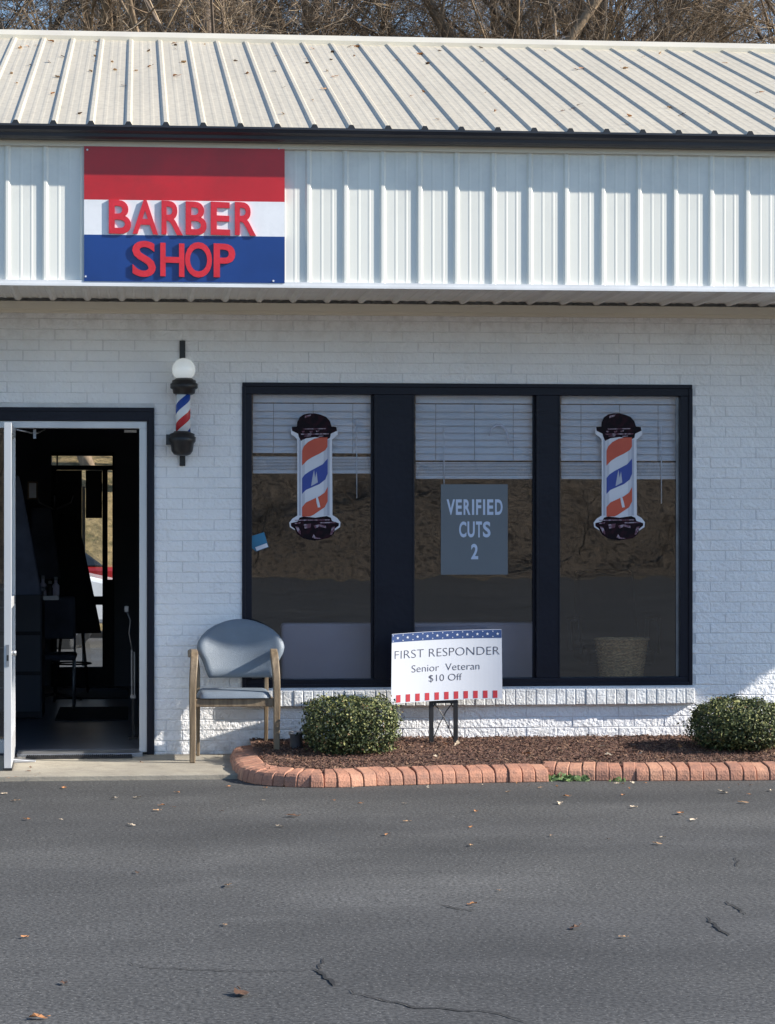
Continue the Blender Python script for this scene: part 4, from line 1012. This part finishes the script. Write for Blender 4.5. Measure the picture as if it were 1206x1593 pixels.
# ================================================================== SHRUBS
def shrub(cx, cy, z0, rx, ry, h, n, seed, lab, boxy=2.6):
    rnd = random.Random(seed); t = thing('shrub', lab, 'shrub', (cx,cy,z0), 'clipped round shrubs in the mulch bed')
    mb = MB()
    for i in range(26):
        a_ = rnd.uniform(0,2*pi); r_ = rnd.uniform(.2,.85)
        e_ = Vector((cx+rx*r_*cos(a_), cy+ry*r_*sin(a_), z0+h*rnd.uniform(.4,.88)))
        b_ = Vector((cx+rnd.uniform(-.05,.05), cy+rnd.uniform(-.05,.05), z0-.02))
        mb.tube([b_, b_.lerp(e_,.5)+Vector((rnd.uniform(-.03,.03),rnd.uniform(-.03,.03),.02)), e_], [.007,.004,.0015], 4, cap=False)
    mb.build('stems', m_stem, t)
    mb = MB(); cz = z0+h*.52; rz = h*.5; k = 0
    while k < n:
        v = Vector((rnd.gauss(0,1), rnd.gauss(0,1), rnd.gauss(0,1))).normalized()
        s_ = (abs(v.x)**boxy+abs(v.y)**boxy+abs(v.z)**boxy)**(-1/boxy)
        lump = 1+.13*mnoise.noise(v*2.3+Vector((seed,0,0)))+.13*mnoise.noise(v*6.5+Vector((seed,4,0)))
        rr = s_*lump*(1-abs(rnd.gauss(0,.10))) if rnd.random() > .06 else s_*lump*rnd.uniform(1.0,1.13)
        if k % 3 == 0: rr = s_*lump*rnd.uniform(.25,.85)
        p = Vector((cx+v.x*rx*rr, cy+v.y*ry*rr, cz+v.z*rz*rr))
        if p.z < z0+.01: continue
        k += 1
        L_ = rnd.uniform(.013,.026); W_ = L_*rnd.uniform(.5,.68)
        nrm = (v*.9+Vector((rnd.gauss(0,.6),rnd.gauss(0,.6),rnd.gauss(.3,.6)))).normalized()
        ax = nrm.cross(Vector((rnd.gauss(0,1),rnd.gauss(0,1),rnd.gauss(0,1)))).normalized(); bx2 = nrm.cross(ax)
        q = [p-ax*L_*.5, p-ax*L_*.05+bx2*W_*.5+nrm*.002, p+ax*L_*.5, p-ax*L_*.05-bx2*W_*.5+nrm*.002]
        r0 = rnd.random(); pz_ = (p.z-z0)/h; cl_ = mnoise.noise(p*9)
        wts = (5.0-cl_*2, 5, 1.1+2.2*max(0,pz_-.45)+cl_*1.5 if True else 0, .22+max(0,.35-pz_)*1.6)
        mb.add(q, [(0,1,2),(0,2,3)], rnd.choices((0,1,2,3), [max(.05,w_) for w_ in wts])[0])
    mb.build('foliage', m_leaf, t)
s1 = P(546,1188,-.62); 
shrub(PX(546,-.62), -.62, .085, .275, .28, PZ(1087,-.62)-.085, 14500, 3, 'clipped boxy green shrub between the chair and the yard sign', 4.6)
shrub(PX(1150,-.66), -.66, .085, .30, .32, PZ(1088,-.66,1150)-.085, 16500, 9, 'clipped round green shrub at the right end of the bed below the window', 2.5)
# small weeds at the edging
def weed(px, py, n, sc, lab, seed):
    rnd = random.Random(seed); c_ = G(px,py,0); mb = MB()
    for i in range(n):
        a_ = rnd.uniform(0,2*pi); L_ = rnd.uniform(.04,.085)*sc; o_ = Vector((rnd.uniform(-.08,.08)*sc, rnd.uniform(-.02,.02), 0)); up_ = rnd.uniform(.35,.95)
        d_ = Vector((cos(a_)*(1-up_*.6), sin(a_)*(1-up_*.6), up_)).normalized(); sd_ = d_.cross(Vector((0,-1,.2))).normalized()
        w_ = rnd.uniform(.008,.015)*sc; p0 = c_+o_
        pts = [p0-sd_*.001, p0+sd_*.001, p0+d_*L_*.5+sd_*w_, p0+d_*L_*.5-sd_*w_, p0+d_*L_-Vector((0,0,.012))]
        mb.add(pts, [(0,1,2,3),(3,2,4)])
    tag(mb.build('weed', m_weed, base=c_), lab, 'weed', 'weeds growing at the foot of the brick edging')
weed(872,1215,46,.9,'leafy green weed clump at the break in the brick edging',1); weed(900,1215.5,30,.75,'low green weed just right of the larger weed clump',2)
weed(963,1216,16,.6,'small weed at the foot of the edging below the right pane',3); weed(1086,1214,8,.5,'tiny weed at the foot of the edging near the right shrub',4)
# metal pipe stub next to the chair
c_ = P(461,1160,-.42); c_.z = .08
mb = MB(); mb.lathe([(.036,0),(.040,.01),(.040,.115),(.048,.12),(.048,.135),(.040,.138),(.034,.132),(.034,.02)], (c_.x,-.42,.07), 24)
tag(mb.build('metal_pot', m_steel, base=(c_.x,-.42,.07)), 'small grey metal pot between the chair leg and the left shrub', 'pot')

# ================================================================== YARD SIGN
YS = -.27
def zs(p, px=694): return PZ(p, YS, px)
ys = thing('yard_sign', 'white first responder discount sign with stars and stripes on black wire legs', 'sign', (PX(690,YS), YS, .11))
sxa, sxb = PX(608,YS), PX(780.5,YS); SW_ = sxb-sxa
def warp(p):
    """flat sheet coordinates (x, y offset, z) to the bowed board"""
    u = (p.x-sxa)/SW_; v = (p.z-zs(1087))/(zs(979.5)-zs(1087))
    bow = -.095*(1-u)**2 - .028*u**3
    lean = .03*v
    dz = -.012*(1-u)**1.6*(1.0) - .012*(1-u)**2
    return Vector((p.x-.004*(1-v)*(1-u)*2, p.y+bow+lean, p.z+dz*1.0))
def wsheet(x0, x1, z0, z1, y0, y1, mat, name, nx=24):
    mb = MB(); vs = []
    for yy in (y0, y1):
        for i in range(nx+1):
            for zv in (z0, z1): vs.append(warp(Vector((x0+(x1-x0)*i/nx, yy, zv))))
    n_ = 2*(nx+1); fs = []
    for i in range(nx):
        a_ = 2*i; fs += [(a_,a_+2,a_+3,a_+1),(n_+a_+1,n_+a_+3,n_+a_+2,n_+a_),(a_,n_+a_,n_+a_+2,a_+2),(a_+1,a_+3,n_+a_+3,n_+a_+1)]
    fs += [(0,1,n_+1,n_),(2*nx,n_+2*nx,n_+2*nx+1,2*nx+1)]
    mb.add(vs, fs); return mb.build(name, mat, ys)
wsheet(sxa, sxb, zs(1087), zs(979.5), YS-.004, YS, m_signwhite, 'board')
zb0 = zs(992.5)
wsheet(sxa+.001, sxb-.001, zb0, zs(980), YS-.0052, YS-.0043, m_navy, 'star_band')
stb = MB(); k = 0
def star(cx, cz, r):
    pts = [Vector((cx+ (r if i % 2 == 0 else r*.42)*sin(i*pi/5), YS-.0066, cz+(r if i % 2 == 0 else r*.42)*cos(i*pi/5))) for i in range(10)]
    bk_ = [Vector((p.x, YS-.0054, p.z)) for p in pts]; ctr = Vector((cx,YS-.0066,cz))
    stb.add([warp(p) for p in pts]+[warp(ctr)], [(i,(i+1)%10,10)[::-1] for i in range(10)])
nst = 11; zc_ = (zb0+zs(980))/2; hb = zs(980)-zb0
for i in range(nst):
    star(sxa+SW_*(i+.6)/nst, zc_+.0, .0105)
    for dz in (-.33,.33): star(sxa+SW_*(i+.1)/nst+.002, zc_+dz*hb, .0055)
stb.build('stars', m_signwhite, ys)
for i in range(11):
    x0 = sxa+SW_*(.045+i*.0872); wsheet(x0, x0+SW_*.040, zs(1085.5), zs(1074), YS-.0052, YS-.0043, m_signred, 'stripe', 3)
def tline(txt, x0, x1, yt, yb, off, name='lettering', xh=.72, gap=.16):
    # proportional layout of a whole line with the font's own widths
    mb = MB(); vs, fs = glyph(txt, off)
    ax, bx2 = min(v.x for v in vs), max(v.x for v in vs); ay, by = min(v.y for v in vs), max(v.y for v in vs)
    X0, X1, Z0, Z1 = PX(x0,YS), PX(x1,YS), zs(yb), zs(yt)
    V = [warp(Vector((X0+(X1-X0)*(v.x-ax)/(bx2-ax), YS-.0052, Z0+(Z1-Z0)*(v.y-ay)/(by-ay)))) for v in vs]
    mb.add(V, [list(f) for f in fs]); mb.build(name, m_ink, ys)
tline('FIRST RESPONDER', 613, 777, 1006, 1018.5, -.018)
tline('Senior  Veteran', 640, 746, 1030, 1041, -.013)
tline('$10 Off', 667, 719, 1046.5, 1058.5, -.013)
fx0, fx1 = PX(671,YS), PX(709,YS); zt_ = zs(1088)
for xx in (fx0, fx1):
    mb = MB(); mb.box(xx-.014, xx+.014, YS-.012, YS+.014, .07, zt_-.004); mb.build('leg', m_blackmetal, ys, bevel=.002)
mb = MB(); mb.box(fx0+.0145, fx1-.0145, YS-.010, YS+.012, zt_-.024, zt_-.006); mb.build('crossbar', m_blackmetal, ys)
mb = MB(); zlo = zs(1150)
mb.tube([(fx0+.015,YS+.005,zt_-.02),(fx0+.06,YS+.005,(zt_+zlo)/2+.05),(fx1-.055,YS+.004,(zt_+zlo)/2-.03),(fx1-.014,YS+.005,zlo)], .0035, 6)
mb.tube([(fx1-.015,YS+.013,zt_-.02),(fx1-.06,YS+.013,(zt_+zlo)/2+.05),(fx0+.055,YS+.012,(zt_+zlo)/2-.03),(fx0+.014,YS+.013,zlo)], .0035, 6)
mb.tube([(fx0+.014,YS+.02,zt_-.05),(fx0+.03,YS+.02,zt_-.024),(fx0+.05,YS+.02,zt_-.017)], .004, 6); mb.tube([(fx1-.014,YS+.02,zt_-.05),(fx1-.03,YS+.02,zt_-.024),(fx1-.05,YS+.02,zt_-.017)], .004, 6)
mb.build('wire_brace', m_blackmetal, ys)

# ================================================================== FALLEN LEAVES
leafmesh = []
for i in range(8):
    rnd = random.Random(50+i); mb = MB(); n = 12; L_ = .036; vs = [(0,0,.004)]
    for k in range(n):
        a_ = 2*pi*k/n; lob = 1+.30*cos(a_*(3 if i % 2 else 5)+rnd.uniform(-.3,.3)) if i % 3 else 1-.15*cos(2*a_)
        r_ = L_*.5*lob; vs.append((r_*cos(a_)*1.25, r_*sin(a_)*.72, .002+.009*abs(sin(a_+rnd.uniform(-.5,.5)))*rnd.uniform(.1,1)))
    mb.add(vs, [(0,1+k,1+(k+1)%n) for k in range(n)]); mb.tube([(L_*.6,0,.006),(L_*.95,.004,.008)], .0011, 4)
    me_o = mb.build('fallen_leaf', m_dry[i % 4]); leafmesh.append(me_o.data); bpy.data.objects.remove(me_o)
def leaf(loc, rot, sc, mi, lab, grp, nm='fallen_leaf'):
    o = bpy.data.objects.new(nm, leafmesh[mi]); C.objects.link(o); o.location = loc; o.rotation_euler = rot; o.scale = (sc,)*3
    tag(o, lab, 'leaf', grp)
spots = [(100,1226,1,.9),(7,1235,3,1),(23,1246,0,.8),(178,1242,3,1.2),(215,1241,3,1),(252,1253,1,.8),(243,1261,0,.8),(270,1256,2,.7),(276,1233,1,.6),(455,1270,2,1.3),(436,1286,3,.9),(205,1284,3,.8),(42,1275,1,.8),(603,1299,1,1.3),(214,1358,2,.8),(355,1378,0,1.3),(350,1439,0,.8),(38,1458,1,.7),(376,1547,2,1.6),(58,1584,1,1.3),(480,1602,2,.6),(871,1250,3,1.1),(986,1256,3,1),(1059,1266,1,1.3),(1078,1276,3,.9),(733,1287,1,.6),(733,1315,0,.8),(740,1262,1,.7),(881,1239,1,.8),(1126,1233,3,1.1),(1157,1249,0,1),(1200,1230,3,1),(1023,1313,0,.9),(1032,1303,3,.7),(735,1407,1,.9),(968,1458,0,.8),(894,1444,2,1.1),(775,1385,0,.6),(632,1278,0,.7),(520,1245,1,.7),(560,1250,1,.6),(790,1232,0,.6),(970,1237,1,.8),(630,1250,3,.6),(858,1300,0,.7),(345,1262,2,.6),(410,1245,3,.6),(95,1275,3,.6),(1166,1236,1,.6),(947,1305,2,.5),(100,1530,2,.9)]
# the two that fall outside the frame bottom are dropped
rnd = random.Random(77)
for (x, y, m_, s_) in spots:
    if y > 1592: continue
    leaf(G(x,y,.004), (rnd.gauss(0,.07), rnd.gauss(0,.07), rnd.uniform(0,6.28)), s_*rnd.uniform(.85,1.15), m_+4*(rnd.random() < .5), 'small dry leaf lying on the dark asphalt', 'fallen leaves on the asphalt')
for i in range(30):
    x = rnd.uniform(330,1200); y = rnd.uniform(1217,1226)
    leaf(G(x,y,.004), (rnd.gauss(0,.3), rnd.gauss(0,.3), rnd.uniform(0,6.28)), rnd.uniform(.3,.6), rnd.choice((0,1,3,4,5,7)), 'small dry leaf at the foot of the brick edging', 'fallen leaves along the edging')
for x, y in ((20,1180),(45,1200),(55,1207),(25,1209),(220,1186),(12,1211),(48,1194),(62,1203)):
    leaf(G(x,y,SWZ+.003), (rnd.gauss(0,.2), rnd.gauss(0,.2), rnd.uniform(0,6.28)), rnd.uniform(.4,.7), rnd.choice((1,0,2)), 'small dry leaf lying on the concrete by the door', 'fallen leaves on the pavement')
for i in range(16):
    x = rnd.uniform(xm0+.3, xe-.5); y = rnd.uniform(front_y(x)+.2,-.1)
    leaf((x,y,mulch_z(x,y)+.012), (rnd.gauss(0,.3), rnd.gauss(0,.3), rnd.uniform(0,6.28)), rnd.uniform(.6,1.1), rnd.choice((0,3,4,7,1)), 'dry tan leaf lying on the mulch', 'fallen leaves on the mulch')
# leaves on the roof: in the pans, denser under the ridge
for i in range(85):
    k = rnd.randint(-4, 20); x = rph+k*rp0+rp0*rnd.uniform(.15,.85)
    f_ = rnd.random()**.75
    if rnd.random() < .3: x = rph+k*rp0-.035
    yy = EY+.1+(RY-EY-.15)*f_; zz_ = EZ+(yy-EY)*slope+.004
    leaf((x,yy,zz_), (atan(slope)+rnd.gauss(0,.15), rnd.gauss(0,.15), rnd.uniform(0,6.28)), rnd.uniform(.5,1.15), rnd.choice((0,1,2,4,6,5)), 'small dry leaf lying on the ribbed metal roof', 'fallen leaves on the roof')

# ================================================================== TREES BEHIND
def tree_mesh(seed, H, spread):
    rnd = random.Random(seed); wood = MB(); tw = MB()
    def grow(p, d, L_, r, lev):
        n = 5 if lev < 2 else (4 if lev == 2 else 3); pts = [p]; rs = [r]; q = p.copy(); dd = d.copy()
        for i in range(n):
            dd = (dd+Vector((rnd.gauss(0,.16+.05*lev), rnd.gauss(0,.16+.05*lev), rnd.gauss(.03,.12)))).normalized()
            q = q+dd*L_/n; pts.append(q.copy()); rs.append(r*(1-.75*(i+1)/n) if lev else r*(1-.5*(i+1)/n))
        (wood if lev < 2 else tw).tube(pts, rs, (7,5,4,3,3)[lev], mi=0 if lev < 2 else (rnd.random() < .35)*1, cap=False)
        if lev >= 4: return
        nk = (18, 9, 8, 5)[lev]
        for i in range(nk):
            f_ = rnd.uniform(.18 if lev else .2, 1); j = min(n-1, int(f_*n)); a_ = pts[j].lerp(pts[j+1], f_*n-j)
            t_ = (pts[j+1]-pts[j]).normalized(); s_ = Vector((rnd.gauss(0,1),rnd.gauss(0,1),rnd.gauss(.15,.7)))
            s_ = (s_-t_*s_.dot(t_)).normalized(); an = rnd.uniform(.5,1.15)
            nd = (t_*cos(an)+s_*sin(an)*spread).normalized(); 
            grow(a_, nd, L_*rnd.uniform(.38,.62)*(1-.35*f_), max(rs[j]*rnd.uniform(.3,.5), .0045), lev+1)
    grow(Vector((0,0,-.2)), Vector((rnd.gauss(0,.05),rnd.gauss(0,.05),1)).normalized(), H, H*.0105, 0)
    return wood, tw
protos = []
for i, (H, sp) in enumerate(((11,1.0),(12.5,.85),(10,1.1),(13,.8),(9,1.2))):
    wd, tw = tree_mesh(100+i, H, sp); me = []
    a = wd.build('trunk', m_bark[i % 3]); b = tw.build('crown', [m_twig[i % 3], m_twig[(i+1) % 3]])
    me = (a.data, b.data); bpy.data.objects.remove(a); bpy.data.objects.remove(b); protos.append(me)
rnd = random.Random(5)
tl = ['bare grey tree','bare slender tree','bare tan tree','tall bare dark tree','low spreading bare tree']
n = 0; rows = ((23.0,8,0),(27,10,.5),(31.5,11,0),(37,12,.5))
for Yr, cnt, off in rows:
    x_lo, x_hi = PX(-90,Yr), PX(1300,Yr)
    for i in range(cnt):
        x = x_lo+(x_hi-x_lo)*(i+.5*off+rnd.uniform(-.25,.25))/(cnt-.5); y = Yr+rnd.uniform(-1.8,1.8)
        v = rnd.randrange(5); z_g = hf2(x, y, 0)
        pos = 'in the row nearest the roof' if Yr < 24 else ('in the middle of the wood' if Yr < 38 else 'at the back of the wood')
        t = thing('bare_tree', tl[v]+' standing behind the roof ridge, '+pos, 'tree', (x,y,z_g), 'bare winter trees on the hill behind the shop')
        s_ = rnd.uniform(.9,1.15); t.scale = (s_,s_,s_); t.rotation_euler = (0,0,rnd.uniform(0,6.28))
        for nm, me in (('trunk',protos[v][0]),('crown',protos[v][1])):
            o = bpy.data.objects.new(nm, me); C.objects.link(o); o.parent = t
        n += 1
# trees on the bank across the road (only seen mirrored in the panes)
for i in range(16):
    x = -16+2.4*i+rnd.uniform(-1,1); y = rnd.uniform(-54,-49.5); v = rnd.randrange(5)
    t = thing('bare_tree', 'bare sapling on the bank across the road, mirrored in the panes', 'tree', (x,y,hf1(x,y,0)), 'bare saplings on the bank across the road')
    t.scale = (.2,.2,.17)
    t.rotation_euler = (0,0,rnd.uniform(0,6.28))
    for nm, me in (('trunk',protos[v][0]),('crown',protos[v][1])):
        o = bpy.data.objects.new(nm, me); C.objects.link(o); o.parent = t

# ================================================================== CARS BEHIND
def car(cx, cy, paint, lab, rot):
    t = thing('parked_car', lab, 'car', (0,0,0), 'cars parked behind the shop'); BASE[t] = Vector((0,0,0))
    low = [(-2.15,.32),(-2.2,.6),(-2.1,.86),(-1.3,.95),(1.35,.92),(2.0,.78),(2.15,.55),(2.1,.3)]
    def loft(pts, w0, w1, mb, mi=0):
        zs_ = [p[1] for p in pts]; lo_, hi_ = min(zs_), max(zs_); n = len(pts); vs = []
        for s_ in (-1,1):
            for x, z in pts: f_ = (z-lo_)/(hi_-lo_); vs.append((x, s_*(w0+(w1-w0)*f_), z))
        mb.add(vs, [list(range(n)), [n+k for k in reversed(range(n))]]+[(k,n+k,n+(k+1)%n,(k+1)%n) for k in range(n)], mi)
    mb = MB(); loft(low, .86, .84, mb); mb.build('body', paint, t, bevel=.05)
    mb = MB(); loft([(-1.35,.94),(-.95,1.42),(.35,1.45),(1.05,.93)], .80, .62, mb); mb.build('windows', m_carglass, t, bevel=.02)
    mb = MB(); loft([(-.98,1.40),(-.90,1.46),(.30,1.49),(.42,1.43)], .64, .60, mb); mb.build('roof', paint, t, bevel=.02)
    for x in (-1.35,1.35):
        for y in (-.82,.82):
            mb = MB(); mb.tube([(x,y-.1,.33),(x,y+.1,.33)], .33, 24); wo = mb.build('wheel', m_rubber, t, base=(0,0,0))
            mb = MB(); mb.tube([(x,y-.105,.33),(x,y+.105,.33)], .2, 16); mb.build('rim', m_steel, wo, base=(0,0,0))
    for y in (-.62,.62):
        mb = MB(); mb.box(2.05,2.16,y-.14,y+.14,.58,.7); mb.build('headlight', m_lamp, t, bevel=.02)
    t.location = (cx,cy,0); t.rotation_euler = (0,0,rot)
car(PX(146,13.8)-1.65, 13.8, m_carwhite, 'white car parked behind the shop, seen through the back door glass', 0)
car(PX(158,16.4)-1.0, 16.4, m_carred, 'red car parked behind the shop, seen through the back door glass', 0)
